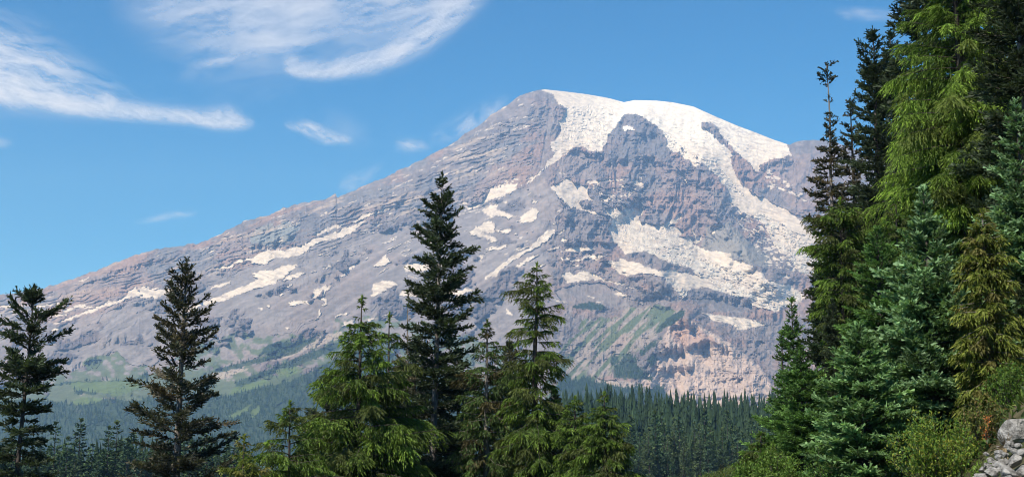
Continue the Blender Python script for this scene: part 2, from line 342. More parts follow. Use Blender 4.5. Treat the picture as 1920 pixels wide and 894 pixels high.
kern = np.exp(-(np.arange(-60, 61) / 24.0) ** 2); kern /= kern.sum()
xu = np.arange(-600, 2600, 1.75); su = np.convolve(np.pad(np.interp(xu, SIL[:, 0], SIL[:, 1]), 60, mode='edge'), kern, 'valid')
sils = np.interp(xs, xu, su)                 # smoothed crest: depth must not follow each notch
TD = (PY - FOOT) / (sils[:, None] - FOOT)
D = Dft + (Dsil - Dft) * (0.9 * TD + 0.1 * TD * np.abs(TD))
wx = PX + 2.0 * fbm(PX / 9, PY / 7, 1, 3) + 1.3 * vn(PX / 2.6, PY / 2.6, 9); wy = PY + 1.5 * fbm(PX / 8, PY / 6, 5, 3) + 1.0 * vn(PX / 2.8, PY / 2.4, 10)
snow = in_any(wx, wy, SNOW).astype(float)
# broken snow: ledges on the upper left ridge, gullies beside the right glacier
edge = in_any(wx, wy, [[(1366,362),(1391,396),(1426,416),(1452,461),(1500,510),(1440,500),(1400,440),(1372,400)], [(868,392),(900,360),(968,330),(985,345),(930,372)], [(1100,340),(1200,330),(1230,400),(1150,410)], [(572,514),(640,486),(656,483),(612,504)], [(1425,315),(1445,318),(1520,375),(1440,352)]])
snow = np.maximum(snow, edge & (fbm(PX / 7 + PY / 30, PY / 3.0 - PX / 12, 8, 3) > 0.28))
snow = np.maximum(snow, (fbm(PX / 26, (PY + 0.33 * PX) / 2.6, 9, 3) > 0.93) & (PX < 1000) & (PY < 480))
rocky_in = in_any(wx, wy, ICE).astype(float)
melt = (snow > 0) & (fbm(PX / 5.5, PY / 2.6, 2, 3) > np.where(rocky_in > 0, 1.0, 1.5)) & (PY > 215)
snow[melt] = 0.0
green = in_any(wx + 6 * fbm(PX / 20, PY / 20, 6, 3), wy + 5 * fbm(PX / 18, PY / 18, 7, 3), GREEN).astype(float)
# relief: everything is pushed towards or away from the viewpoint side along its own line of sight
rel = np.zeros_like(D)
for line, w, A in RIBS:
    d = seg_dist(PX + 8 * fbm(PX / 25, PY / 25, 2, 3), PY + 8 * fbm(PX / 25, PY / 25, 4, 3), line) / w
    rel += A * np.exp(-np.abs(d) ** 1.4)
for line, drop, up, A in CLIFFS:
    l = np.array(line, float); x0, x1 = l[0, 0], l[-1, 0]
    sel = np.nonzero((xs > x0 - 14) & (xs < x1 + 14))[0]
    s = slice(sel[0], sel[-1] + 1)
    q = PX[s]; h0 = np.interp(q, l[:, 0], l[:, 1]) - PY[s]
    h = h0 - 3.2 * fbm(q / 6, PY[s] / 30, 6, 3) * np.exp(-np.maximum(h0, 0) / 5)
    e = smooth(x0 - 12, x0 + 6, q) * smooth(x1 + 12, x1 - 6, q)
    k = 0.75 + 0.5 * vn(q / 7, q * 0 + 1, 3) * np.exp(-np.maximum(h0, 0) / 6)
    rel[s] += A * e * k * np.where(h > 0, np.exp(-h / up), np.clip((h + drop) / drop, 0, 1))
spur = PY - np.interp(PX, [1270, 1284, 1330, 1380, 1430, 1470], [578, 585, 614, 648, 688, 735])
rel += 190 * smooth(1276, 1292, PX) * smooth(1500, 1465, PX) * smooth(-1, 9, spur + 2.5 * fbm(PX / 8, PY / 8, 3, 3)) * np.exp(-np.maximum(spur, 0) / 110)
rock = 1 - 0.9 * snow
gsm = 1 - 0.6 * green * smooth(640, 720, PY)
n_w = fbm(PX / 20, PY / 20, 15, 3)
# lava layers of the left ridge
sc = (PY + 0.36 * PX + 5 * fbm(PX / 70, PY / 60, 1, 3)) / 8.5 + 0.5 * fbm(PX / 30, PY / 12, 2, 3)
saw = sc - np.floor(sc)
strat = np.where(saw < 0.72, saw / 0.72, (1 - saw) / 0.28)
strm = smooth(1075, 985, PX + 0.18 * (PY - 170)) * smooth(150, 20, PY - np.interp(PX, xs, sils) - 40 * (PX > 800)) * (0.45 + 0.7 * smooth(-.4, .5, fbm(PX / 40, PY / 20, 3, 3)))
rel += 44 * strat * strm * rock
sc2 = (PY - 0.25 * PX + 9 * fbm(PX / 40, PY / 40, 5, 3)) / 14 + 0.6 * fbm(PX / 22, PY / 12, 6, 3)
saw2 = sc2 - np.floor(sc2)
cen = smooth(1015, 1070, PX) * smooth(1480, 1400, PX) * smooth(480, 420, PY)
rel += 24 * np.where(saw2 < 0.7, saw2 / 0.7, (1 - saw2) / 0.3) * cen * rock * (0.4 + 0.6 * smooth(-.3, .5, fbm(PX / 30, PY / 30, 9, 3)))
UP = np.interp(PX, [-440, 0, 100, 250, 440, 690, 880, 985, 1010, 1040], [640, 606, 604, 560, 505, 418, 388, 345, 322, 150])   # foot of the layered crags
outc = smooth(0.30, 0.62, fbm(PX / 46, (PY + 0.25 * PX) / 24, 14, 4) + 0.25 * vn(PX / 9, PY / 7, 3))
low = smooth(-6, 14, PY - UP) * smooth(1060, 1010, PX)
screef = low * (1 - outc) + in_any(wx, wy, [[(1048,300),(1085,280),(1110,300),(1120,340),(1075,332),(1040,345)],[(1320,425),(1360,415),(1440,480),(1430,500),(1330,465)],[(880,400),(985,350),(1035,350),(1060,390),(1040,430),(920,500),(880,470)],[(1040,545),(1080,532),(1130,530),(1180,556),(1180,575),(1060,575)],[(1300,560),(1360,560),(1400,585),(1320,585)]]) * 0.85
screef = np.clip(screef, 0, 1)
rel += cen * rock * (46 * ridged((PX - 0.12 * PY) / 24 + 0.9 * fbm(PX / 45, PY / 45, 11, 3), PY / 95, 5, 3) + 18 * ridged((PX + 0.3 * PY) / 9 + 0.6 * n_w, PY / 40, 9, 2))
roughm = 0.55 + 0.6 * smooth(-.2, .6, fbm(PX / 60, PY / 45, 12, 3)) + 0.35 * cen
roughm = roughm * (1 - 0.78 * screef) + 0.5 * low * outc
rel += roughm * rock * gsm * 0.7 * (70 * ridged(PX / 46 + PY / 120, PY / 52, 0, 3) + 38 * ridged(PX / 15, PY / 17, 4, 3) + 17 * ridged(PX / 5.5, PY / 5.0, 7, 3))
# gullies running down the loose slopes and the moraine
fall = smooth(560, 620, PY) * smooth(1030, 1060, PX)
diag = np.where(PX + 0.2 * PY < 1390, PX + 1.0 * PY, PX - 0.55 * PY)
rel += fall * (11 + 4 * (PX > 1225)) * ridged(diag / 15 + 0.8 * fbm(PX / 30, PY / 30, 6, 3), PY / 70 + PX / 300, 3, 4) * (1 - 0.3 * green)
rel += smooth(520, 640, PY) * smooth(1000, 900, PX) * (1 - 0.75 * green) * 24 * ridged((PX + 1.6 * PY) / 26 + 0.7 * fbm(PX / 40, PY / 40, 2, 3), (PY - 0.6 * PX) / 120, 6, 3)
# crevasses
rel += 14 * snow
rocky_in = np.maximum(rocky_in, 0.55 * in_any(wx, wy, [[(1130,400),(1300,430),(1320,480),(1180,480)],[(1060,190),(1160,200),(1140,280),(1050,290)]]))
rel += snow * (9 * ridged(PX / 26, (PY - 0.25 * PX) / 5.0, 10, 3) + (8 * fbm(PX / 60, PY / 40, 3, 3)))
rel += snow * rocky_in * 20 * ridged(PX / 8 + fbm(PX / 20, PY / 20, 4, 2), (PY - 0.3 * PX) / 4.2, 12, 3)
rel += snow * smooth(330, 280, PY) * smooth(1000, 1080, PX) * 7 * ridged(PX / 12, (PY - 0.15 * PX) / 3.4, 14, 2)
taper = smooth(1.0, 0.95, TT) * smooth(0.0, 0.05, TT)
D = D - rel * (0.25 + 0.75 * taper)
V = at(PX, PY, D)

# colours of what covers the mountain
n1 = fbm(PX / 70, PY / 50, 2, 4); n2 = fbm(PX / 14, PY / 10, 3, 4); n3 = fbm(PX / 4, PY / 4, 6, 3)
c_grey = np.array([0.178, 0.16, 0.162]); c_red = np.array([0.235, 0.17, 0.15]); c_dark = np.array([0.135, 0.12, 0.125]); c_pink = np.array([0.43, 0.35, 0.305]); c_buff = np.array([0.36, 0.30, 0.25])
def mix(a, b, f): return a * (1 - f[..., None]) + b * f[..., None]
C = np.broadcast_to(c_grey, PX.shape + (3,)).copy()
C = mix(C, c_red, smooth(-0.1, 0.8, n1 + 0.35 * n2 + 0.35 * smooth(900, 300, PX) * smooth(480, 560, PY) * smooth(620, 560, PY)))
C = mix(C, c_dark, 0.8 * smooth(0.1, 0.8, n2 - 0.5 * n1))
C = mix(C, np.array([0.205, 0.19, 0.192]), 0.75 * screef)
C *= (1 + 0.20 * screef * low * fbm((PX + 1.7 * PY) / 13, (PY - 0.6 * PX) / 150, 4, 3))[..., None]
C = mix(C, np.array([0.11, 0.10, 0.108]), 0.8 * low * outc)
upz = smooth(6, -10, PY - UP) * smooth(1060, 1000, PX)
stripe0 = fbm(PX / 90, (PY + 0.34 * PX + 8 * n1) / 9, 11, 3)
C = mix(C, np.array([0.25, 0.175, 0.145]), 0.8 * upz * smooth(0.15, 0.6, stripe0) * smooth(900, 500, PX))
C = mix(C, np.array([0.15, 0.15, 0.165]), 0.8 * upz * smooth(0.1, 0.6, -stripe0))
C = mix(C, np.array([0.2, 0.23, 0.225]), 0.6 * in_any(wx + 5 * n2, wy + 5 * n2, [[(465,455),(490,430),(540,415),(560,425),(550,450),(500,462)]]))
stripe = fbm(PX / 60, (PY + 0.34 * PX + 5 * n1) / 5, 5, 3)
C = mix(C, c_buff, 0.8 * upz * smooth(0.25, 0.9, stripe) * smooth(1000, 900, PX))
zx, zy = wx + 9 * fbm(PX / 30, PY / 30, 4, 4), wy + 9 * fbm(PX / 30, PY / 30, 9, 4)
C = mix(C, np.array([0.25, 0.185, 0.165]), 0.45 * in_any(zx, zy, [[(1230,290),(1310,320),(1345,400),(1320,470),(1270,440),(1235,380)],[(100,540),(150,515),(260,490),(300,530),(180,592),(100,600)],[(395,480),(425,430),(470,440),(470,465),(430,490)],[(1440,300),(1600,270),(1600,420),(1480,380)],[(860,380),(960,300),(985,345),(900,375)]]))
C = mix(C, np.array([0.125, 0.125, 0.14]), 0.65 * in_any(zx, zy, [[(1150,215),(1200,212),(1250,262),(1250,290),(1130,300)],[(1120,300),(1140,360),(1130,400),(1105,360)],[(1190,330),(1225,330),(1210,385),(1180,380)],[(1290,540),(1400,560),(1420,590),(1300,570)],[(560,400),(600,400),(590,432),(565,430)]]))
C = mix(C, np.array([0.205, 0.205, 0.19]), 0.7 * in_any(zx, zy, [[(1320,425),(1370,420),(1440,480),(1435,505),(1300,470)]]))
C *= (1 + 0.17 * n3 * (1 - 0.6 * screef))[..., None]
pink = in_any(wx, wy, PINK).astype(float)
C = mix(C, c_pink, pink * (0.65 + 0.35 * smooth(-.5, .5, n2)))
tipred = in_any(wx, wy, [[(1256,625),(1272,600),(1290,598),(1330,630),(1345,640),(1290,650),(1262,640)]]).astype(float)
C = mix(C, np.array([0.36, 0.245, 0.20]), tipred * 0.7)
gr = np.array([0.065, 0.105, 0.042]); dg = np.array([0.028, 0.045, 0.024]); me_c = np.array([0.10, 0.145, 0.05]); scree = np.array([0.33, 0.285, 0.25])
gst = fbm((PX + 0.95 * PY) / 10, (PY - 0.9 * PX) / 70, 8, 4)
gmask = green * np.where(PX > 1000, smooth(0.3, -0.25, gst + 0.15 * n2), smooth(0.62, 0.0, n2 + 0.6 * n1 + 0.4 * smooth(720, 620, PY) - 0.9 * smooth(690, 735, PY)))
C = mix(C, scree, green * (PX > 1000) * 0.5)
C = mix(C, gr, gmask * np.where(PX > 1000, 0.85, 0.75))
C = mix(C, me_c, in_any(wx, wy, MEADOW).astype(float) * 0.8)
C = mix(C, dg, in_any(wx, wy, DKGREEN).astype(float))
C = mix(C, scree, in_any(wx, wy, SCREE).astype(float) * 0.8)
grove = in_any(wx, wy, GROVES).astype(float)
C = mix(C, dg * 1.3, grove * (1 - 0.9 * in_any(wx, wy, MEADOW)) * 0.9)
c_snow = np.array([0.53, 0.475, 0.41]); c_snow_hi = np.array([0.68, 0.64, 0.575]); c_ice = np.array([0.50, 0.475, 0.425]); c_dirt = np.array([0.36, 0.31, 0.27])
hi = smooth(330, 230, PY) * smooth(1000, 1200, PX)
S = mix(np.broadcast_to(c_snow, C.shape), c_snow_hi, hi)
S = mix(S, c_ice, rocky_in * smooth(-.5, .4, fbm(PX / 12, PY / 6, 7, 3)) * smooth(260, 420, PY))
S = mix(S, c_dirt, 0.75 * smooth(0.45, 0.9, fbm(PX / 22, (PY - 0.2 * PX) / 3.0, 13, 3)) * smooth(200, 300, PY))
lines = smooth(0.72, 0.95, ridged(PX / 24 + n2, (PY - 0.2 * PX) / 6.5 + 0.6 * n2, 8, 2, 0.4))
S = mix(S, np.array([0.34, 0.31, 0.29]), 0.6 * lines * np.maximum(smooth(0.3, -0.4, n1), 0.8 * in_any(wx, wy, [[(1130,400),(1300,430),(1320,480),(1180,480)]])))
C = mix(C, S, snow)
BUMP = np.clip(0.9 - 0.6 * screef - 0.75 * snow + 0.5 * snow * rocky_in, 0.1, 1)

# rear of the mountain, falling away behind the crest
back = []
for k in range(1, 15):
    f = k / 14.0
    b = V[:, -1].copy()
    b[:, 1] += 1900 * f; b[:, 2] -= (2200 * f ** 1.15) + 40 * fbm(xs / 40, xs * 0 + 5 * f, 3, 3) * (k > 1)
    b[:, 0] += (b[:, 0] - 500) * 0.15 * f
    back.append(b)
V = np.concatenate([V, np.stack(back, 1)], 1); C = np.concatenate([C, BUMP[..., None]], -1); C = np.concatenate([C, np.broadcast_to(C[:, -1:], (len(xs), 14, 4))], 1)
ni, nj = V.shape[:2]
idx = np.arange(ni * nj).reshape(ni, nj)
quads = np.stack([idx[:-1, :-1], idx[1:, :-1], idx[1:, 1:], idx[:-1, 1:]], -1).reshape(-1, 4)
mountain = obj('mountain', mesh_np('mountain', V, [quads], C.reshape(-1, 4), mats=[M_MOUNT]))
tag(mountain, 'glaciated volcano with snow cap and purple grey rock ribs behind the trees', kind='structure')

# ------------------------------------------------------------------ the ground sheet
def ground_z(x, y):
    x = np.asarray(x, float); y = np.asarray(y, float)
    u = x - (3.2 + 0.16 * np.clip(y, 0, 40) + 0.225 * np.maximum(y - 40, 0))
    near = smooth(180, 90, y)
    bank = np.where(u > 0, 0.85 * np.minimum(u, 14) + 0.45 * np.clip(u - 14, 0, 60) * 1.0, 0) * near
    drop = -0.32 * np.clip(-u - 2.5, 0, 70) * smooth(6, 30, y)
    drop = np.maximum(drop, -15)
    z = bank + drop
    far = np.interp(y, [0, 120, 300, 600, 800, 1200, 2200, 4200], [0, -14, -25, -27, -34, -55, -95, -105])
    z = np.where(y > 120, far + (z - (-15)) * smooth(260, 120, y) * 0 + bank, np.maximum(z, far * smooth(0, 120, y) + bank) * 0 + z)
    ridge = np.interp(y, [500, 700, 1150, 1300, 1900], [0, 6, 66, 60, 0]) * smooth(-160, 60, x)
    z = z + ridge * smooth(400, 600, y)
    z = z + np.where(y > 200, 5 * fbm(x / 90, y / 90, 3, 3) * smooth(200, 400, y), 0.12 * fbm(x / 2.2, y / 2.2, 5, 3))
    z = np.where(y > 3600, z - 260 * smooth(3600, 4800, y), z)
    return z
def ax(a, b, first, grow):
    v = [a]; s = first
    while v[-1] < b: v.append(v[-1] + s); s *= grow
    return v
gx = np.array(sorted(set([-t for t in ax(0, 9000, 1.0, 1.07)] + ax(0, 9000, 1.0, 1.07))))
gy = np.array(sorted(set([-t for t in ax(0, 700, 1.0, 1.09)] + ax(0, 13000, 0.9, 1.04))))
GX, GY = np.meshgrid(gx, gy, indexing='ij')
GZ = ground_z(GX, GY)
gv = np.stack([GX, GY, GZ], -1)
g1 = fbm(GX / 3.0, GY / 3.0, 2, 4)
gc = mix(np.broadcast_to(np.array([0.055, 0.062, 0.028]), gv.shape), np.array([0.12, 0.095, 0.065]), smooth(-0.2, 0.6, g1))
gc = mix(gc, np.array([0.03, 0.045, 0.02]), smooth(150, 400, GY))
ii = np.arange(GX.size).reshape(GX.shape)
gq = np.stack([ii[:-1, :-1], ii[1:, :-1], ii[1:, 1:], ii[:-1, 1:]], -1).reshape(-1, 4)
ground = obj('ground', mesh_np('ground', gv, [gq], gc.reshape(-1, 3), shade=True, mats=[M_GROUND]))
tag(ground, 'valley floor and steep roadside bank under the forest', kind='structure')

# ------------------------------------------------------------------ plant geometry
def tubes(P, Rr, sides=5):
    """P (n,k,3) centre lines, Rr (n,k) radii -> V, quads"""
    n, k = P.shape[:2]
    T = np.gradient(P, axis=1); T = nrm(T)
    ref = np.where(np.abs(T[..., 2:3]) > 0.8, np.array([1.0, 0.1, 0]), np.array([0, 0, 1.0]))
    A = nrm(np.cross(T, ref)); B = np.cross(T, A)
    th = np.linspace(0, 2 * np.pi, sides, endpoint=False)
    ring = P[:, :, None, :] + Rr[:, :, None, None] * (np.cos(th)[None, None, :, None] * A[:, :, None, :] + np.sin(th)[None, None, :, None] * B[:, :, None, :])
    Vv = ring.reshape(-1, 3)
    I = np.arange(n * k * sides).reshape(n, k, sides)
    J = np.roll(I, -1, axis=2)
    q = np.stack([I[:, :-1], J[:, :-1], J[:, 1:], I[:, 1:]], -1).reshape(-1, 4)
    return Vv, q

def sprigs(B, Dr, Ln, Wd, cols, rs, cross=True, tri=False, flip=0.0):
    """needle sprigs / leaf sprays: slim lozenges (two crossed ones for round sprigs)"""
    n = len(B); Dr = nrm(Dr)
    rnd = nrm(rs.normal(size=(n, 3)))
    A = nrm(np.cross(Dr, rnd)); Nn = np.cross(Dr, A)
    if tri:
        fl = (rs.random(n) < flip)[:, None]; E = B + Dr * Ln[:, None]; w = (Wd * 0.5)[:, None] * A
        P0 = np.where(fl, E, B); P1 = np.where(fl, B, E)
        return np.stack([P0 - w, P1, P0 + w], 1).reshape(-1, 3), np.arange(n * 3).reshape(n, 3), np.repeat(cols, 3, 0)
    tip = B + Dr * Ln[:, None]; mid = B + Dr * (Ln * 0.5)[:, None]
    out = []; fs = []; cc = []
    for q, side in enumerate((A, Nn) if cross else (A,)):
        w = (Wd * 0.5)[:, None] * side
        sag = (0.08 * Ln)[:, None] * Nn if not cross else 0
        Vv = np.stack([B, mid - w + sag, tip, mid + w + sag], 1)
        out.append(Vv.reshape(-1, 3))
        fs.append((np.arange(n * 4).reshape(n, 4) + q * n * 4))
        cc.append(np.repeat(cols, 4, 0))
    return np.concatenate(out), np.concatenate(fs), np.concatenate(cc)

def conifer(name, seed, H, prof, nb, style, base_col, tip_col, trunk_r, bark, lean=(0, 0), elem=(0.32, 0.11), dens=1.0, asym=0.25, fmin=0.005, fmax=0.98,
            gaps=(), limbs=True, old_col=None, up=(0.9, 0.05, -0.2), curve=0.15, mat=None, tw=1.0):
    """prof: list of (fraction of the height below the tip, crown radius in m). Returns (trunk mesh, crown mesh) standing on z = 0."""
    rs = np.random.default_rng(seed)
    pf = np.array(prof, float)
    # main stem
    k = 14
    fz = np.linspace(0, 1, k)
    wob = np.stack([0.012 * H * vn(fz * 3, fz * 0 + seed, 1) * fz, 0.012 * H * vn(fz * 3, fz * 0 + seed + 5, 2) * fz], -1)
    sx = lean[0] * fz ** 1.3 + wob[:, 0]; sy = lean[1] * fz ** 1.3 + wob[:, 1]
    stem = np.stack([sx, sy, fz * H], -1)
    rad = trunk_r * (1 - fz) ** 0.8 + 0.012
    rad[0] *= 1.35
    tv, tq = tubes(stem[None], rad[None], 9)
    def stem_at(z): return np.stack([np.interp(z, stem[:, 2], stem[:, 0]), np.interp(z, stem[:, 2], stem[:, 1]), z], -1)
    f = np.sort(fmin + (fmax - fmin) * rs.random(nb) ** 0.92)
    for a, b, keep in gaps:
        m = (f > a) & (f < b); f = f[~m | (rs.random(len(f)) < keep)]
    n = len(f)
    az = np.arange(n) * 2.39996 + rs.normal(0, 0.35, n)
    clump = 1 + asym * vn(f * 17, az / 1.3, seed % 7)
    L = np.maximum(np.interp(f, pf[:, 0], pf[:, 1]) * clump * rs.uniform(0.72, 1.12, n), 0.1)
    el = np.interp(f, [0, 0.35, 1.0], up) + rs.normal(0, 0.13, n)
    rad_d = np.stack([np.cos(az), np.sin(az), np.zeros(n)], -1)
    side_d = np.stack([-np.sin(az), np.cos(az), np.zeros(n)], -1)
    cu = curve + rs.normal(0, 0.06, n)
    bend = rs.normal(0, 0.12, n)
    root = stem_at((1 - f) * H)
    def curve_at(i, s):
        l = L[i] * s
        return root[i] + rad_d[i] * (l * np.cos(el[i]))[:, None] + side_d[i] * (bend[i] * l * s)[:, None] + np.array([0, 0, 1.0]) * (l * np.sin(el[i]) + cu[i] * L[i] * s * s)[:, None]
    vt, qt = [tv], [tq]; off = len(tv)
    if limbs:
        ss = np.linspace(0, 0.95, 5)
        P = np.stack([curve_at(np.arange(n), np.full(n, s)) for s in ss], 1)
        Rr = np.maximum((0.008 + 0.011 * L)[:, None] * (1 - 0.8 * ss)[None], 0.006)
        bv, bq = tubes(P, Rr, 4)
        vt.append(bv); qt.append(bq + off)
    trunk = mesh_np(name + '_trunk', np.concatenate(vt), [np.concatenate(qt)], shade=True, mats=[bark])
    # side twigs
    e_len, e_wid = elem
    nt = np.maximum((dens * (2.0 if style == 'fir' else 1.75 if style == 'cedar' else 1.25) * (3 + 7.0 * L / (e_len * 1.6)) ).astype(int), 3)
    bi = np.repeat(np.arange(n), nt)
    m = len(bi)
    s = 1 - (1 - 0.12) * rs.random(m) ** 1.25
    base = curve_at(bi, s)
    tan = nrm(curve_at(bi, np.minimum(s + 0.04, 1.04)) - curve_at(bi, s - 0.04))
    sgn = np.where(rs.random(m) < 0.5, -1.0, 1.0)
    sd = nrm(np.cross(tan, np.array([0, 0, 1.0]))) * sgn[:, None]
    upv = np.array([0, 0, 1.0])
    if style == 'fir':
        tdir = tan * rs.uniform(0.5, 1.0, m)[:, None] + sd * rs.uniform(0.3, 1.0, m)[:, None] + upv * rs.normal(0.12, 0.28, m)[:, None]
        tlen = tw * np.minimum(0.42 * L[bi] * (1.05 - 0.75 * s), 1.1) * rs.uniform(0.5, 1.1, m) + e_len * 0.5
        sagk = 0.0
    elif style == 'flat':
        tdir = tan * rs.uniform(0.6, 1.0, m)[:, None] + sd * rs.uniform(0.5, 0.95, m)[:, None] + upv * rs.normal(0.10, 0.10, m)[:, None]
        tlen = tw * np.minimum(0.5 * L[bi] * (1.05 - 0.8 * s), 0.8) * rs.uniform(0.6, 1.05, m) + e_len * 0.4
        sagk = -0.06
    else:  # drooping cedar curtains
        tdir = tan * rs.uniform(0.25, 0.9, m)[:, None] + sd * rs.uniform(0.1, 0.9, m)[:, None] - upv * rs.uniform(0.0, 0.8, m)[:, None]
        tlen = tw * np.minimum(0.38 * L[bi] * (1.1 - 0.5 * s), 0.95) * rs.uniform(0.4, 1.0, m) + e_len * 0.6
        sagk = 0.42
    tdir = nrm(tdir)
    ne = np.maximum(np.round(tlen / (e_len * 0.62)).astype(int), 1)
    ti = np.repeat(np.arange(m), ne)
    j = np.arange(len(ti)) - np.repeat(np.cumsum(ne) - ne, ne)
    u = (j + 0.15) / ne[ti]
    if style == 'cedar':
        ed = nrm(tdir[ti] - upv * (sagk * (0.4 + u))[:, None] + rs.normal(0, 0.22, (len(ti), 3)))
        eb = base[ti] + tdir[ti] * (u * tlen[ti])[:, None] - upv * (0.35 * tlen[ti] * u * u)[:, None]
        ln = e_len * rs.uniform(0.7, 1.3, len(ti)); wd = e_wid * rs.uniform(0.6, 1.3, len(ti))
    else:
        fan = 0.34 if style == 'fir' else 0.42
        ed = nrm(tdir[ti] + rs.normal(0, fan, (len(ti), 3)) * np.array([1, 1, 0.7]))
        eb = base[ti] + tdir[ti] * (u * tlen[ti])[:, None] + upv * (sagk * tlen[ti] * u * u)[:, None]
        ln = e_len * rs.uniform(0.7, 1.25, len(ti)); wd = e_wid * rs.uniform(0.75, 1.25, len(ti))
    # leading shoot
    ls = rs.random(40); lead = stem_at(H * (1 - 0.03 * ls)); ldir = nrm(np.stack([rs.normal(0, .6, 40), rs.normal(0, .6, 40), np.full(40, 0.9)], -1))
    bc = np.array(base_col); tc = np.array(tip_col)
    out_f = np.clip(s[ti] * 0.55 + u * 0.45, 0, 1) ** 2.2        # pale new growth at branch ends; shaded interior and sunlit highlights painted in too
    col = bc + (tc - bc) * out_f[:, None]
    if old_col is not None:
        o = (rs.random(n) < 0.22)[bi][ti] | (rs.random(len(ti)) < 0.10)
        col = np.where(o[:, None], np.array(old_col), col)
    col = col * np.exp(rs.normal(0, 0.22, len(ti)))[:, None] * np.exp(rs.normal(0, 0.2, n))[bi][ti][:, None]
    B = np.concatenate([eb, lead]); Dd = np.concatenate([ed, ldir]); Ln = np.concatenate([ln, np.full(40, e_len)]); Wd = np.concatenate([wd, np.full(40, e_wid)])
    cc = np.concatenate([col, np.broadcast_to(tc * 0.9, (40, 3))])
    v, q, c = sprigs(B, Dd, Ln, Wd, cc, rs, tri=True, flip=0.0 if style == 'cedar' else 0.35)
    crown = mesh_np(name + '_crown', v, [q], np.clip(c, 0.003, 0.6), mats=[mat or (M_CEDAR if style == 'cedar' else M_NEEDLE)])
    return trunk, crown

TREES = {}
def tree_at(meshes, H, name, label, cat, px, top_py, D_, rot=0.0, wide=1.0, group=None, sink=0.15):
    """stand a tree at depth D_ on the ground so that its top reaches the height seen in the photograph"""
    top = at(np.array(px), np.array(top_py), np.array(D_))
    z0 = float(ground_z(top[0], top[1])) - sink
    s = (top[2] - z0) / H
    root = bpy.data.objects.new(name, None); COL.objects.link(root)
    root.empty_display_size = 0.3
    root.location = (top[0], top[1], z0); root.rotation_euler = (0, 0, rot); root.scale = (s * wide, s * wide, s)
    t = obj('trunk', meshes[0], root); c = obj('crown', meshes[1], root)
    tag(root, label, cat, group)
    return root

# foliage colours; base to tip contrast also carries painted inner shade and highlights
FIRD = dict(base_col=(0.03, 0.045, 0.022), tip_col=(0.062, 0.086, 0.044))
LICH = dict(base_col=(0.04, 0.044, 0.028), tip_col=(0.062, 0.068, 0.042), old_col=(0.11, 0.095, 0.062))
CEDY = dict(base_col=(0.042, 0.082, 0.016), tip_col=(0.175, 0.265, 0.038), old_col=(0.075, 0.095, 0.025))
CEDD = dict(base_col=(0.04, 0.075, 0.02), tip_col=(0.095, 0.145, 0.04), old_col=(0.08, 0.07, 0.03))
SILV = dict(base_col=(0.045, 0.095, 0.03), tip_col=(0.33, 0.50, 0.25))
GREN = dict(base_col=(0.045, 0.10, 0.025), tip_col=(0.15, 0.27, 0.065))
YELL = dict(base_col=(0.08, 0.11, 0.02), tip_col=(0.24, 0.27, 0.05), old_col=(0.16, 0.15, 0.045))

def own_tree(name, label, px, top_py, D_, profile, seed, nb, style, cols, trunk_px, bark=None, lean_px=0, group=None, cat='tree', **kw):
    """a tree with a shape of its own: profile = [(py, crown radius in photo px)], all read off at its depth"""
    m = D_ / FPX
    top = at(np.array(px), np.array(top_py), np.array(D_))
    bx = top[0] - lean_px * m
    z0 = float(ground_z(bx, top[1])) - 0.2
    H = top[2] - z0
    prof = [(0.0, 0.12)] + [(min(max((p - top_py) * m / H, 0), 1), r * m) for p, r in profile]
    meshes = conifer(name, seed, H, prof, nb, style, trunk_r=trunk_px * m, bark=bark or M_BARK, lean=(lean_px * m, 0), **{**cols, **kw})
    root = bpy.data.objects.new(name, None); COL.objects.link(root); root.empty_display_size = 0.3
    root.location = (bx, top[1], z0)
    obj('trunk', meshes[0], root); obj('crown', meshes[1], root)
    tag(root, label, cat, group)
    TREES[label] = (meshes, H)
    return meshes, H

# ---- the trees across the left and middle
own_tree('fir_tree', 'dark ragged fir at the left edge of the picture with long sagging limbs', 62, 538, 70,
    [(548,9),(570,26),(600,52),(640,62),(690,68),(735,72),(760,50),(790,42),(850,55),(900,55),(1000,60)], 21, 230, 'fir', FIRD, 8, lean_px=22, elem=(0.277, 0.112), dens=1.0,
    gaps=[(0.42, 0.50, 0.6), (0.6, 0.7, 0.6)], up=(0.75, 0.02, -0.22), asym=0.45, curve=0.02, tw=0.9)
own_tree('fir_tree', 'dark open fir hung with grey lichen, second large tree from the left', 352, 486, 66,
    [(500,9),(520,22),(545,40),(600,50),(640,66),(700,74),(745,92),(800,84),(860,92),(1000,95)], 22, 190, 'fir', LICH, 11, bark=M_BARKG, lean_px=8, elem=(0.238, 0.099), dens=0.85,
    up=(0.8, 0.18, -0.12), asym=0.45, curve=0.08, tw=0.75)
own_tree('fir_tree', 'tallest dark spired fir standing in front of the snow patches', 827, 324, 70,
    [(340,8),(360,17),(390,34),(440,40),(470,54),(520,62),(570,70),(640,64),(700,66),(800,66),(1000,70)], 23, 260, 'fir', FIRD, 8, bark=M_BARKG, lean_px=10, elem=(0.251, 0.099), dens=0.95,
    up=(0.7, 0.12, -0.05), asym=0.4, curve=0.1, tw=0.8)
own_tree('dead_snag', 'thin bare dead treetop just left of the tallest fir', 768, 548, 71,
    [(560,5),(600,7),(640,9),(660,24),(700,34),(760,40),(900,42)], 24, 110, 'fir', dict(base_col=(0.05, 0.056, 0.036), tip_col=(0.10, 0.10, 0.065), old_col=(0.15, 0.13, 0.09)), 4, bark=M_BARKG, elem=(0.198, 0.079), dens=0.8, gaps=[(0.0, 0.27, 0.25)])
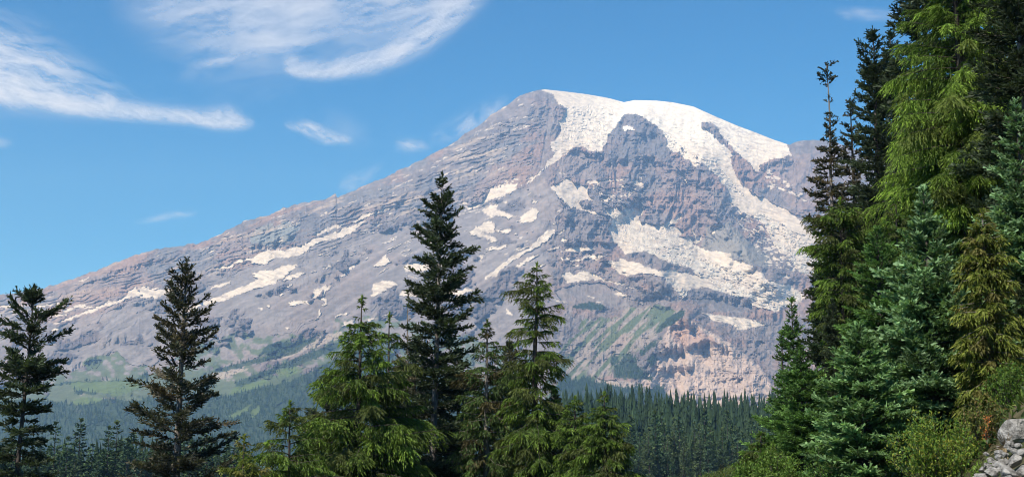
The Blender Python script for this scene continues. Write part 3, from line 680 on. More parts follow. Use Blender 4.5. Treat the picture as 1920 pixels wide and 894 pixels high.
own_tree('cedar_tree', 'bright green drooping cedar, broadest of the middle clump', 676, 556, 62,
    [(570,5),(590,12),(612,23),(640,38),(665,56),(700,68),(740,94),(800,110),(880,120),(1000,124)], 25, 240, 'cedar', CEDY, 9, elem=(0.193, 0.063), up=(0.55, 0.12, -0.2), curve=-0.12, asym=0.28)
own_tree('cedar_tree', 'slim drooping cedar between the broad cedar and the tallest fir', 733, 588, 65,
    [(600,6),(620,20),(645,36),(690,46),(740,52),(800,58),(1000,60)], 26, 150, 'cedar', CEDY, 6, elem=(0.193, 0.063), up=(0.5, 0.1, -0.2), curve=-0.12, asym=0.4)
own_tree('hemlock_tree', 'dark drooping evergreen just right of the tallest fir', 912, 600, 68,
    [(615,8),(640,22),(670,42),(720,50),(800,58),(900,58)], 27, 170, 'cedar', CEDD, 8, bark=M_BARKG, elem=(0.193, 0.068), up=(0.5, 0.1, -0.2), curve=-0.1)
own_tree('cedar_tree', 'drooping cedar with a forked top, right of the tallest fir', 1004, 494, 66,
    [(505,8),(520,22),(545,40),(575,42),(600,48),(640,52),(665,56),(700,52),(760,62),(850,66),(1000,66)], 28, 230, 'cedar', CEDY, 9, elem=(0.205, 0.065), up=(0.45, 0.05, -0.25), curve=-0.14, asym=0.5,
    gaps=[(0.1, 0.3, 0.75)])
own_tree('cedar_tree', 'low cedar at the right foot of the fork topped cedar', 1078, 742, 62,
    [(755,10),(780,28),(820,42),(900,50)], 29, 120, 'cedar', CEDY, 6, elem=(0.170, 0.057), up=(0.5, 0.1, -0.2), curve=-0.12)
own_tree('cedar_tree', 'rounded bright cedar, rightmost of the middle clump', 1134, 736, 60,
    [(750,10),(775,28),(820,44),(860,54),(950,58)], 30, 150, 'cedar', CEDY, 6, elem=(0.170, 0.057), up=(0.5, 0.1, -0.2), curve=-0.12)
own_tree('cedar_tree', 'bright cedar stepping down on the left side of the broad cedar', 545, 752, 58,
    [(765,8),(790,36),(820,58),(860,72),(950,86)], 31, 170, 'cedar', CEDY, 6, elem=(0.170, 0.057), up=(0.5, 0.1, -0.2), curve=-0.12, asym=0.5)
own_tree('cedar_tree', 'small yellow green cedar leaning over the gap left of the clump', 455, 815, 56,
    [(825,10),(845,26),(880,40),(950,50)], 32, 110, 'cedar', YELL, 4, elem=(0.172, 0.059), up=(0.5, 0.15, -0.1), curve=-0.08)
m_dark, H_dark = own_tree('fir_tree', 'shadowy fir filling the clump behind the slim cedar', 780, 640, 76,
    [(660,12),(690,34),(730,46),(800,56),(950,60)], 33, 170, 'fir', {**FIRD, 'tip_col': (0.075, 0.09, 0.05), 'old_col': (0.09, 0.085, 0.055)}, 7, elem=(0.264, 0.106))
for i, (px, ty, D_, lab) in enumerate([(860, 655, 78, 'shadowy fir behind the foot of the tallest fir on its right'), (955, 640, 80, 'shadowy fir between the dark evergreen and the fork topped cedar'),
                                       (620, 700, 78, 'shadowy fir behind the left limbs of the broad cedar'), (1040, 730, 78, 'shadowy fir behind the low cedar at the right')]):
    tree_at(m_dark, H_dark, 'fir_tree', lab, 'tree', px, ty, D_, rot=1.3 * i + 0.6, wide=1.15)

# ---- the trees on the right bank
own_tree('hemlock_tree', 'thin old hemlock with a tufted top against the sky beside the big cedar', 1546, 118, 76,
    [(126,20),(150,24),(165,14),(172,7),(235,8),(242,20),(262,12),(280,24),(310,28),(370,36),(420,44),(520,48),(640,56),(800,66)], 41, 210, 'fir', {**LICH, 'base_col': (0.03, 0.036, 0.02), 'old_col': (0.13, 0.105, 0.06)}, 6, bark=M_BARKG, lean_px=-12, elem=(0.224, 0.099),
    gaps=[(0.07, 0.14, 0.4)], up=(0.6, -0.05, -0.1), asym=0.4, dens=0.8)
own_tree('fir_tree', 'dark narrow fir second in line behind the tufted hemlock', 1634, 56, 70,
    [(66,10),(90,24),(120,30),(160,36),(220,44),(300,52),(420,60),(600,70),(800,80)], 42, 240, 'fir', FIRD, 8, elem=(0.251, 0.099), up=(0.7, 0.1, -0.05), asym=0.35)
own_tree('fir_tree', 'slender dark fir squeezed between the tufted hemlock and the narrow fir', 1598, 186, 74,
    [(196,8),(220,16),(260,22),(330,26),(420,38),(600,56)], 43, 170, 'fir', LICH, 7, elem=(0.238, 0.092), up=(0.5, 0.0, -0.1), asym=0.35)
m_tall, H_tall = own_tree('fir_tree', 'big dark fir rising out of the top of the picture behind the cedar', 1725, -190, 60,
    [(-170,16),(-100,40),(0,58),(100,66),(300,80),(600,100)], 44, 260, 'fir', FIRD, 11, elem=(0.264, 0.106), up=(0.6, 0.1, -0.1))
own_tree('cedar_tree', 'huge yellow green drooping cedar reaching the top of the picture', 1785, -150, 44,
    [(-130,20),(-60,50),(0,66),(80,88),(160,118),(240,145),(320,150),(380,130),(420,100),(520,95),(700,90)], 45, 330, 'cedar', {**CEDY, 'base_col': (0.06, 0.115, 0.02), 'tip_col': (0.24, 0.36, 0.05), 'old_col': (0.12, 0.16, 0.035)}, 13, elem=(0.160, 0.040), up=(0.5, 0.1, -0.2), curve=-0.12, asym=0.5, dens=1.15)
own_tree('fir_tree', 'tall dark fir along the right edge of the picture', 1898, -260, 38,
    [(-240,20),(-100,60),(0,75),(150,88),(300,98),(600,120)], 46, 270, 'fir', {**FIRD, 'tip_col': (0.055, 0.075, 0.038)}, 14, bark=M_BARKG, elem=(0.185, 0.066), up=(0.5, 0.02, -0.15))
own_tree('fir_tree', 'blue green fir with a slender leader at the right edge', 1907, 190, 31,
    [(215,8),(250,26),(300,44),(360,62),(450,80),(560,96),(700,105)], 47, 230, 'flat', SILV, 8, elem=(0.135, 0.055), up=(0.6, 0.12, -0.1), dens=0.95)
own_tree('fir_tree', 'young silver tipped fir in the middle of the right bank', 1735, 352, 28,
    [(372,7),(420,26),(470,48),(540,78),(620,104),(700,122),(800,130),(900,128)], 48, 270, 'flat', SILV, 8, elem=(0.126, 0.055), up=(0.65, 0.14, -0.12), dens=1.0)
own_tree('fir_tree', 'deep green fir left of the silver tipped fir on the bank', 1645, 425, 36,
    [(440,8),(480,30),(540,52),(620,70),(720,84),(860,90)], 49, 240, 'flat', GREN, 7, elem=(0.119, 0.046), up=(0.65, 0.1, -0.1))
own_tree('fir_tree', 'broad deep green fir at the bottom of the bank with drooping skirts', 1610, 610, 27,
    [(625,10),(660,38),(720,64),(800,86),(900,98)], 50, 210, 'flat', {**SILV, 'tip_col': (0.28, 0.45, 0.18)}, 6, elem=(0.126, 0.055), up=(0.65, 0.1, -0.12))
own_tree('cedar_tree', 'bright drooping cedar poking out left below the tufted hemlock', 1572, 372, 58,
    [(390,10),(410,48),(440,66),(470,60),(520,48),(620,50),(760,55)], 51, 190, 'cedar', CEDY, 6, elem=(0.170, 0.057), up=(0.5, 0.1, -0.1), curve=-0.14)
own_tree('fir_tree', 'thin young spire standing free at the left edge of the right forest', 1484, 560, 66,
    [(575,5),(610,13),(650,22),(700,28),(800,40)], 52, 130, 'fir', GREN, 3, elem=(0.198, 0.073), up=(0.5, 0.1, 0.0))
own_tree('fir_tree', 'shorter thin spire touching the free standing spire', 1467, 622, 64,
    [(632,4),(660,11),(700,18),(800,34)], 53, 110, 'fir', GREN, 3, elem=(0.198, 0.073), up=(0.5, 0.1, 0.0))
own_tree('fir_tree', 'dark fir under the poking cedar at the left edge of the right forest', 1548, 470, 62,
    [(485,10),(530,28),(600,38),(700,50),(850,60)], 54, 190, 'fir', {**FIRD, 'tip_col': (0.045, 0.085, 0.036)}, 6, elem=(0.211, 0.086), up=(0.6, 0.1, -0.05))
own_tree('fir_tree', 'rounded mid green fir at the lower left corner of the right forest', 1500, 660, 46,
    [(672,8),(710,34),(770,56),(830,78),(900,92)], 55, 220, 'flat', GREN, 6, elem=(0.132, 0.053), up=(0.6, 0.1, -0.1))
own_tree('cedar_tree', 'low bright cedar sapling at the bottom below the right forest', 1425, 812, 40,
    [(825,12),(845,30),(880,46),(940,55)], 56, 120, 'cedar', {**CEDY, 'tip_col': (0.13, 0.23, 0.03)}, 3, elem=(0.132, 0.046), up=(0.6, 0.25, 0.0), curve=-0.12)
own_tree('hemlock_tree', 'yellowing hemlock with bare twigs right of the silver tipped fir', 1838, 395, 26.5,
    [(410,10),(450,34),(520,52),(600,58),(700,56),(850,60)], 57, 250, 'cedar', YELL, 5, bark=M_BARKG, elem=(0.112, 0.040), up=(0.5, 0.12, -0.1), curve=-0.08, dens=0.8)
own_tree('cedar_tree', 'bright cedar slip showing between the deep green fir and the silver tipped fir', 1676, 372, 39,
    [(390,8),(420,24),(480,34),(560,40),(700,44)], 58, 140, 'cedar', {**CEDY, 'tip_col': (0.13, 0.22, 0.035)}, 4, elem=(0.132, 0.046), up=(0.5, 0.1, -0.1), curve=-0.12)
FILL = [(1388, 838, 88, 'small dark fir on the rise left of the low cedar sapling'), (1352, 868, 92, 'smallest dark fir top on the rise left of the low cedar sapling'), (1668, 60, 74, 'dark fir backing the narrow fir on the right bank'), (1820, -120, 62, 'dark fir backing the huge cedar on its right'), (1860, 120, 52, 'dark fir in the shade between the huge cedar and the edge fir'),
        (1600, 400, 66, 'dark fir backing the poking cedar'), (1690, 240, 58, 'dark fir backing the huge cedar on its lower left'), (1780, 330, 48, 'dark fir in the gap above the silver tipped fir'),
        (1560, 560, 54, 'dark fir in the gap above the rounded fir'), (1930, 60, 56, 'dark fir at the far right edge behind the tall fir'), (1880, 420, 40, 'dark fir in the gap below the blue green fir'),
        (1800, 560, 32, 'small dark fir in the gap right of the silver tipped fir'), (1910, 520, 30, 'small dark fir at the right edge above the boulder'), (1530, 700, 62, 'dark fir behind the rounded fir')]
for i, (px, ty, D_, lab) in enumerate(FILL):
    tree_at(m_dark if i % 2 else m_tall, H_dark if i % 2 else H_tall, 'fir_tree', lab, 'tree', px, ty, D_, rot=0.9 * i, wide=1.0)

# ---- the valley forest
rf = np.random.default_rng(5)
FOREST = []
for k in range(6):
    rr = [2.6, 3.1, 2.8, 3.5, 2.4, 3.0][k]
    FOREST.append(conifer('forest_conifer', 100 + k, 26.0, [(0.0, 0.15), (0.1, rr * 0.32), (0.3, rr * 0.62), (0.6, rr), (0.85, rr * 1.05), (1, rr)], 95, 'fir',
        [(0.04, 0.075, 0.034), (0.05, 0.085, 0.038), (0.036, 0.065, 0.034), (0.045, 0.08, 0.046), (0.058, 0.085, 0.04), (0.042, 0.08, 0.036)][k], (0.098, 0.135, 0.055), 0.28, M_BARK, elem=(0.95, 0.5), dens=0.5, limbs=False, up=(0.6, -0.05, -0.25), asym=0.3, mat=M_FAR))
spots = []
for q in range(2600):
    y = rf.uniform(560, 1240); px = rf.uniform(1020, 1480)
    spots.append((px, y, 0))
for q in range(900):
    y = rf.uniform(430, 760); px = rf.uniform(-40, 470)
    spots.append((px, y, 1))
used = []; near_spots = []
spots.sort(key=lambda s: s[1])
cell = {}
for px, y, kind in spots:
    x = (px - CX) / FPX * y
    key = (int(x // 5), int(y // 5))
    if any((x - a) ** 2 + (y - b) ** 2 < (5.2 if kind == 0 else 5.0) ** 2 for i in (-1, 0, 1) for j in (-1, 0, 1) for a, b in cell.get((key[0] + i, key[1] + j), [])): continue
    cell.setdefault(key, []).append((x, y)); used.append((x, y, kind))
cnt = [0, 0]; rest = []
LIM = [200, 80]
def forest_h(kind): return rf.choice([rf.uniform(0.5, 0.9), rf.uniform(0.8, 1.15), rf.uniform(1.1, 1.5)], p=[0.3, 0.5, 0.2]) * (0.95 if kind == 0 else 0.74)
for x, y, kind in used:
    s = forest_h(kind); z = float(ground_z(x, y)) - 0.3
    pz = CY - ((z + 26 * s - 1.7) / y - math.tan(PITCH)) * FPX      # about where its top shows
    if cnt[kind] < LIM[kind] and pz < 905:
        r_ = bpy.data.objects.new('conifer', None); COL.objects.link(r_)
        r_.location = (x, y, z); r_.rotation_euler = (0, 0, rf.uniform(0, 6.28)); w_ = rf.uniform(0.8, 1.15) * (1.0 if kind == 0 else 1.4); r_.scale = (s * w_, s * w_, s)
        t_, c_ = FOREST[int(rf.integers(0, 6))]
        obj('trunk', t_, r_); obj('crown', c_, r_)
        if kind == 0: tag(r_, 'dark conifer among the dense valley forest below the pink moraine slope', 'tree', 'conifers of the valley forest on the right')
        else: tag(r_, 'dark conifer in the valley forest beyond the foot of the left firs', 'tree', 'conifers of the valley forest on the left')
        cnt[kind] += 1
    else:
        rest.append((x, y, z, s))

def merged_trees(name, items, label, sides=6, tiers=3, cols=((0.022, 0.045, 0.02), (0.035, 0.06, 0.028)), seed=3, hw=(8, 0.16)):
    """far conifers joined into one mass: each a stack of ragged tiers"""
    rs = np.random.default_rng(seed); P = np.array(items, float); n = len(P)
    Vs, Fs, Cs = [], [], []; off = 0
    rot = rs.uniform(0, 6.28, n); hh = P[:, 3]
    col = np.array(cols[0]) + (np.array(cols[1]) - np.array(cols[0])) * rs.random((n, 1)); col = col * np.exp(rs.normal(0, 0.18, (n, 1)))
    wid = hh * hw[1] * rs.uniform(0.75, 1.25, n)
    for t in range(tiers):
        a = t / tiers; z0 = 0.06 + 0.86 * a; z1 = min(z0 + 0.62 / tiers + (0.13 if tiers > 4 else 0.30), 1.0) if t < tiers - 1 else 1.0
        th = np.linspace(0, 2 * np.pi, sides, endpoint=False)[None] + rot[:, None] + t * 0.5
        rr = wid[:, None] * (1 - a * 0.86) * rs.uniform(0.45, 1.4, (n, sides))
        ring = np.stack([P[:, 0:1] + rr * np.cos(th), P[:, 1:2] + rr * np.sin(th), P[:, 2:3] + hh[:, None] * (z0 + rs.uniform(-0.04, 0.04, (n, sides)))], -1)
        apex = np.stack([P[:, 0], P[:, 1], P[:, 2] + hh * z1], -1)[:, None]
        Vs.append(np.concatenate([ring, apex], 1).reshape(-1, 3))
        I = np.arange(n)[:, None] * (sides + 1) + np.arange(sides)[None] + off
        J = np.arange(n)[:, None] * (sides + 1) + (np.arange(sides)[None] + 1) % sides + off
        A = np.broadcast_to(np.arange(n)[:, None] * (sides + 1) + sides + off, I.shape)
        Fs.append(np.stack([I, J, A], -1).reshape(-1, 3)); Cs.append(np.repeat(col, sides + 1, 0)); off += n * (sides + 1)
    o = obj(name, mesh_np(name, np.concatenate(Vs), [np.concatenate(Fs)], np.concatenate(Cs), mats=[M_FAR]))
    return tag(o, label, None, None, 'stuff')
merged_trees('valley_forest', [(x, y, z, 26 * s) for x, y, z, s in rest], 'mass of dark conifers filling the rest of the valley forest', sides=8, tiers=8, hw=(8, 0.125), cols=((0.022, 0.04, 0.02), (0.04, 0.065, 0.032)))

# groves on the lower slopes of the mountain, standing on its surface
n_try = 60000
gpx = rf.uniform(-60, 1300, n_try); gpy = rf.uniform(575, 862, n_try)
okm = in_any(gpx + 4 * fbm(gpx / 14, gpy / 10, 3, 3), gpy + 3 * fbm(gpx / 12, gpy / 8, 5, 3), GROVES)
mead = in_any(gpx, gpy, MEADOW)
thin = fbm(gpx / 42, gpy / 18, 9, 3)
okm &= ~(mead & (rf.random(n_try) < 0.97)) & ((thin < 0.75) | (rf.random(n_try) < 0.3) | (gpx > 1030)) & (rf.random(n_try) < np.where(gpx > 1030, 1.0, 0.55))
gpx = gpx[okm]; gpy = gpy[okm]
ci = np.clip(np.searchsorted(xs, gpx), 0, len(xs) - 1)
silp = sil[ci]; tj = np.clip(np.searchsorted(tt, (gpy - FOOT) / (silp - FOOT)), 0, NR - 1)
gp = V[ci, tj]
hgt = rf.uniform(9, 22, len(gp)) * np.where(gpy < 700, 0.8, 1.0) * np.where(gpx > 1030, 1.25, 1.0)
merged_trees('mountain_forest', np.concatenate([gp - [0, 0, 1.0], hgt[:, None]], 1), 'blue hazed conifer stands over the lower slopes of the mountain', sides=5, tiers=2, seed=8, hw=(8, 0.2))

# ------------------------------------------------------------------ rocks, bushes and small plants on the bank
def rock_mesh(name, seed, r, flat=0.75):
    rs = np.random.default_rng(seed)
    import bmesh
    bm = bmesh.new(); bmesh.ops.create_icosphere(bm, subdivisions=3, radius=1.0)
    P = np.array([v.co[:] for v in bm.verts])
    cuts = nrm(rs.normal(size=(18, 3))); off = rs.uniform(0.42, 0.8, 18)
    for c, o_ in zip(cuts, off):
        d = P @ c; ex = np.maximum(d - o_, 0); P = P - ex[:, None] * c * 0.92
    P = P + 0.035 * nrm(P) * fbm(P[:, 0] * 3 + seed, P[:, 1] * 3 + P[:, 2] * 2, seed % 8, 4)[:, None]
    P = P * np.array([1.0, rs.uniform(0.75, 1.0), flat]) * r
    F = np.array([[v.index for v in f.verts] for f in bm.faces]); bm.free()
    return mesh_np(name, P, [F], mats=[M_ROCK])
rk = np.random.default_rng(12)
def put_rock(px, py, D_, r, me, label, group=None):
    p = at(np.array(px), np.array(py), np.array(D_))
    o = obj('boulder' if r > 0.3 else 'rock', me, None, tuple(p)); o.rotation_euler = (rk.uniform(-.4, .4), rk.uniform(-.4, .4), rk.uniform(0, 6.28))
    tag(o, label, 'boulder' if r > 0.3 else 'rock', group); return o
put_rock(1914, 812, 20.5, 0.44, rock_mesh('boulder', 4, 0.44, 0.9), 'largest pale boulder at the lower right corner of the picture')
rms = [rock_mesh('rock', 20 + k, 0.16, 0.7) for k in range(6)]
ROCKS = [(1880,868,18.6,1.0),(1905,862,18.8,1.1),(1862,884,18.3,0.9),(1892,888,18.0,1.2),(1918,884,18.0,1.0),(1845,893,18.4,0.9),(1902,846,19.4,0.7),(1876,848,19.6,0.6),(1858,862,19.4,0.6),(1868,848,20.0,0.5),(1916,850,19.3,0.9),(1850,872,19.2,0.5),(1830,898,18.2,0.8),(1886,905,17.6,1.3),(1860,912,17.6,1.3),(1915,908,17.4,1.3),(1835,915,17.8,1.0),(1872,838,20.6,0.35),(1895,842,19.8,0.5),(1848,850,20.4,0.4),(1893,832,20.0,0.75),(1872,856,19.5,0.6),(1908,836,19.9,0.6),(1842,880,19.0,0.5),(1856,876,18.8,0.45),(1866,868,19.0,0.5),(1876,880,18.5,0.6),(1884,852,19.3,0.55)]
for i, (px, py, D_, s_) in enumerate(ROCKS):
    o = put_rock(px, py, D_, 0.16 * s_, rms[i % 6], 'pale angular rock in the heap below the largest boulder', 'rocks heaped at the foot of the bank'); o.scale = (s_, s_, s_)

def leafy(name, label, cat, px, py, D_, w, h, n, cols, seed, leaf=(0.06, 0.028), group=None, stems=26):
    """a bush: stems fanning out of the ground, with leaves along them"""
    rs = np.random.default_rng(seed)
    p = at(np.array(px), np.array(py), np.array(D_))
    z0 = min(float(ground_z(p[0], p[1])), p[2]) - 0.05; hh = h + p[2] - z0
    root = bpy.data.objects.new(name, None); COL.objects.link(root); root.location = (p[0], p[1], z0)
    a = rs.uniform(0, 6.28, stems); sp = np.sqrt(rs.random(stems)); hs = hh * (1.05 - 0.45 * sp ** 2) * rs.uniform(0.7, 1.05, stems)
    t = np.linspace(0, 1, 6)
    P = np.stack([(w * sp * np.cos(a))[:, None] * t ** 0.8, (w * sp * np.sin(a))[:, None] * t ** 0.8, hs[:, None] * t ** 1.15], -1)
    P[:, 1:, :2] += rs.normal(0, 0.04 * w, (stems, 5, 2))
    Rr = np.broadcast_to(0.012 * (1 - 0.8 * t), (stems, 6))
    tv, tq = tubes(P, Rr, 4)
    obj('stems', mesh_np(name + '_stems', tv, [tq], mats=[M_BARK]), root)
    si = rs.integers(0, stems, n); tl = 1 - 0.85 * rs.random(n) ** 1.5
    fi = np.clip(tl * 5, 0, 4.999); i0 = fi.astype(int); fr = (fi - i0)[:, None]
    B = P[si, i0] * (1 - fr) + P[si, i0 + 1] * fr + rs.normal(0, 0.085, (n, 3)) * np.array([w, w, 0.6])
    dr = nrm(rs.normal(0, 0.7, (n, 3)) + np.array([0, 0, 0.75]))
    c = np.array(cols)[rs.integers(0, len(cols), n)] * np.exp(rs.normal(0, 0.25, n))[:, None]
    v, q, cc = sprigs(B, dr, leaf[0] * rs.uniform(0.7, 1.3, n), leaf[1] * rs.uniform(0.7, 1.3, n), c, rs, cross=False)
    obj('leaves', mesh_np(name + '_leaves', v, [q], cc, mats=[M_LEAF]), root)
    tag(root, label, cat, group)
leafy('willow_bush', 'yellow green leafy bush at the bottom of the right bank', 'bush', 1755, 890, 22.5, 0.85, 1.12, 9000, [(0.10, 0.17, 0.02), (0.15, 0.21, 0.025), (0.19, 0.20, 0.03), (0.07, 0.14, 0.025)], 61, stems=60)
leafy('ash_bush', 'small bush with orange turning leaves above the yellow green bush', 'bush', 1846, 850, 22.5, 0.42, 1.05, 2600, [(0.09, 0.12, 0.025), (0.12, 0.14, 0.03), (0.15, 0.11, 0.035), (0.07, 0.09, 0.025)], 62, stems=26)
leafy('ash_shoot', 'single orange leaved shoot topping the small bush', 'plant', 1848, 768, 22.2, 0.09, 0.11, 130, [(0.5, 0.15, 0.04), (0.4, 0.2, 0.06)], 63, leaf=(0.055, 0.025), stems=6)
leafy('low_plant', 'bright green low plant in front of the rock heap', 'plant', 1835, 884, 20.0, 0.22, 0.22, 500, [(0.16, 0.22, 0.03), (0.12, 0.19, 0.03)], 64, stems=12)
leafy('dark_bush', 'dark leafy bush above the largest boulder', 'bush', 1905, 770, 24.0, 0.6, 0.9, 3600, [(0.06, 0.12, 0.02), (0.1, 0.17, 0.025)], 65, stems=30)
leafy('low_bush', 'bright green bush at the bottom beneath the rounded fir', 'bush', 1450, 890, 36.0, 0.9, 0.75, 3600, [(0.08, 0.15, 0.025), (0.12, 0.19, 0.03)], 66, stems=30, leaf=(0.09, 0.04))
leafy('low_bush', 'leafy bush at the bottom between the low cedar sapling and the broad fir', 'bush', 1545, 895, 27.0, 0.6, 0.6, 3000, [(0.06, 0.13, 0.025), (0.1, 0.17, 0.03)], 67, stems=30)
# dry fern, a fan of bleached fronds
rs_ = np.random.default_rng(3); nst = 34
pf_ = at(np.array(1886), np.array(838), np.array(20.2)); an = rs_.uniform(-1.6, 2.0, nst)
t_ = np.linspace(0, 1, 6); ln_ = rs_.uniform(0.18, 0.34, nst)
PP = np.stack([(-np.cos(an) * ln_)[:, None] * t_, (-0.5 * ln_)[:, None] * t_ + 0 * an[:, None], (np.sin(an) * ln_)[:, None] * t_ - (0.12 * ln_)[:, None] * t_ ** 2], -1)
fv, fq = tubes(PP, np.broadcast_to(0.008 * (1 - 0.6 * t_), (nst, 6)), 4)
tag(obj('dry_fern', mesh_np('dry_fern', fv, [fq], mats=[M_STRAW]), None, tuple(pf_)), 'fan of bleached dry stems left of the largest boulder', 'plant')
# undergrowth over the bank
nu = 34000
uy = rf.uniform(16, 105, nu); upx = rf.uniform(1280, 2000, nu); ux = (upx - CX) / FPX * uy
keepu = ux > (3.2 + 0.16 * uy) - 4.5; uy = uy[keepu]; ux = ux[keepu]; nu = len(ux)
uB = np.stack([ux, uy, ground_z(ux, uy) + rf.uniform(-0.02, 0.35, nu) * (0.5 + 0.5 * vn(ux / 1.2, uy / 1.2, 4))], -1)
ru = np.random.default_rng(77)
keepu = ~((uy < 21.5) & (ux > 6.6)); uB = uB[keepu]; nu = len(uB)
uc = np.array([(0.05, 0.09, 0.02), (0.08, 0.12, 0.025), (0.11, 0.13, 0.03), (0.035, 0.06, 0.018)])[ru.integers(0, 4, nu)] * np.exp(ru.normal(0, 0.25, nu))[:, None]
uv, uq, ucc = sprigs(uB, ru.normal(0, 0.7, (nu, 3)) + np.array([0, 0, 0.8]), ru.uniform(0.1, 0.24, nu), ru.uniform(0.04, 0.09, nu), uc, ru, cross=False)
tag(obj('undergrowth', mesh_np('undergrowth', uv, [uq], ucc, mats=[M_LEAF])), 'leafy undergrowth between the trees on the right bank', kind='stuff')

# ------------------------------------------------------------------ high ice clouds: thin sheets at their own height, lit by the sun
def cloud_mat():
    m = bpy.data.materials.new('ice_cloud'); m.use_nodes = True; nt = m.node_tree; nt.nodes.clear(); N = nt.nodes.new; L = nt.links.new
    a = N('ShaderNodeAttribute'); a.attribute_name = 'tint'
    d = N('ShaderNodeBsdfDiffuse'); d.inputs['Color'].default_value = (0.88, 0.88, 0.88, 1)
    t = N('ShaderNodeBsdfTranslucent'); t.inputs['Color'].default_value = (0.88, 0.88, 0.88, 1)
    m1 = N('ShaderNodeMixShader'); m1.inputs[0].default_value = 0.72
    L(d.outputs[0], m1.inputs[1]); L(t.outputs[0], m1.inputs[2])
    tr = N('ShaderNodeBsdfTransparent'); m2 = N('ShaderNodeMixShader')
    L(a.outputs['Fac'], m2.inputs[0]); L(tr.outputs[0], m2.inputs[1]); L(m1.outputs[0], m2.inputs[2])
    o = N('ShaderNodeOutputMaterial'); L(m2.outputs[0], o.inputs['Surface'])
    return m
M_CLOUD = cloud_mat()
def cloud(label, box, dens_fn, height, step=2.2):
    x0, y0, x1, y1 = box
    cx_ = np.arange(x0, x1 + step, step); cyy = np.arange(y0, y1 + step, step)
    X, Y = np.meshgrid(cx_, cyy, indexing='ij')
    dr = ray(X, Y); Dd = (height - CAM[2]) / dr[..., 2]
    P = CAM + dr * Dd[..., None]
    e = smooth(0, 14, X - x0) * smooth(0, 14, x1 - X) * smooth(0, 10, Y - y0) * smooth(0, 10, y1 - Y)
    if x0 < -50: e = smooth(0, 14, x1 - X) * smooth(0, 10, Y - y0) * smooth(0, 10, y1 - Y)
    if y0 < -50: e = e / np.maximum(smooth(0, 10, Y - y0), 1e-6)
    dn = 0.93 * (1 - np.exp(-1.25 * np.clip(dens_fn(X, Y), 0, 2))) * np.clip(e, 0, 1)
    I = np.arange(X.size).reshape(X.shape)
    q = np.stack([I[:-1, :-1], I[1:, :-1], I[1:, 1:], I[:-1, 1:]], -1).reshape(-1, 4)
    dq = dn.ravel()[q].max(1); q = q[dq > 0.004]
    o = obj('cloud', mesh_np('cloud', P.reshape(-1, 3), [q], np.repeat(dn.reshape(-1, 1), 3, 1), shade=True, mats=[M_CLOUD]))
    tag(o, label, 'cloud')
def band(X, Y, pts, soft_up, soft_dn):
    """brightness around a centre line: pts (x, y, half width, strength)"""
    p = np.array(pts, float)
    yc = np.interp(X, p[:, 0], p[:, 1]); w = np.interp(X, p[:, 0], p[:, 2]); s = np.interp(X, p[:, 0], p[:, 3], left=0, right=0)
    d = Y - yc
    return s * np.where(d < 0, np.exp(-(d / (w * soft_up)) ** 2), np.exp(-(d / (w * soft_dn)) ** 2))
def wisps(X, Y, ang, sc_, seed, st=6.0):
    c_, s_ = math.cos(ang), math.sin(ang)
    u = X * c_ + Y * s_; v = -X * s_ + Y * c_
    u = u + 10 * fbm(X / 60, Y / 60, seed, 3); v = v + 6 * fbm(X / 40, Y / 40, seed + 2, 3)
    return fbm(u / (sc_ * st), v / sc_, seed, 5, 0.55)
def cl_left(X, Y):
    W = wisps(X, Y, 0.28, 13, 2); W2 = fbm(X / 9, Y / 7, 5, 3)
    core = band(X, Y, [(-80,150,34,0.8),(0,170,30,0.85),(60,182,24,0.85),(130,200,20,0.85),(200,208,17,0.85),(280,216,14,0.85),(350,222,13,0.75),(400,228,15,0.85),(445,232,13,0.8),(480,234,9,0.0)], 1.15, 0.75)
    body = band(X, Y, [(-80,115,66,0.8),(0,118,60,0.78),(60,128,52,0.66),(120,144,42,0.46),(170,162,34,0.25),(240,180,20,0.05),(260,185,10,0)], 1.0, 1.0)
    tuft = band(X, Y, [(175,190,16,0.0),(200,188,14,0.35),(225,196,12,0.0)], 1, 1) + band(X, Y, [(385,215,20,0),(430,215,16,0.3),(460,220,14,0)], 1, 1)
    W3 = wisps(X, Y, 0.3, 4.5, 11, 9); W4 = wisps(X, Y, 0.2, 2.2, 6, 10)
    return core * (0.9 + 0.22 * W + 0.12 * W2 + 0.2 * W3 + 0.1 * W4) + body * (0.82 + 0.55 * W + 0.22 * W3 + 0.12 * W4) + tuft * (1 + .5 * W2)
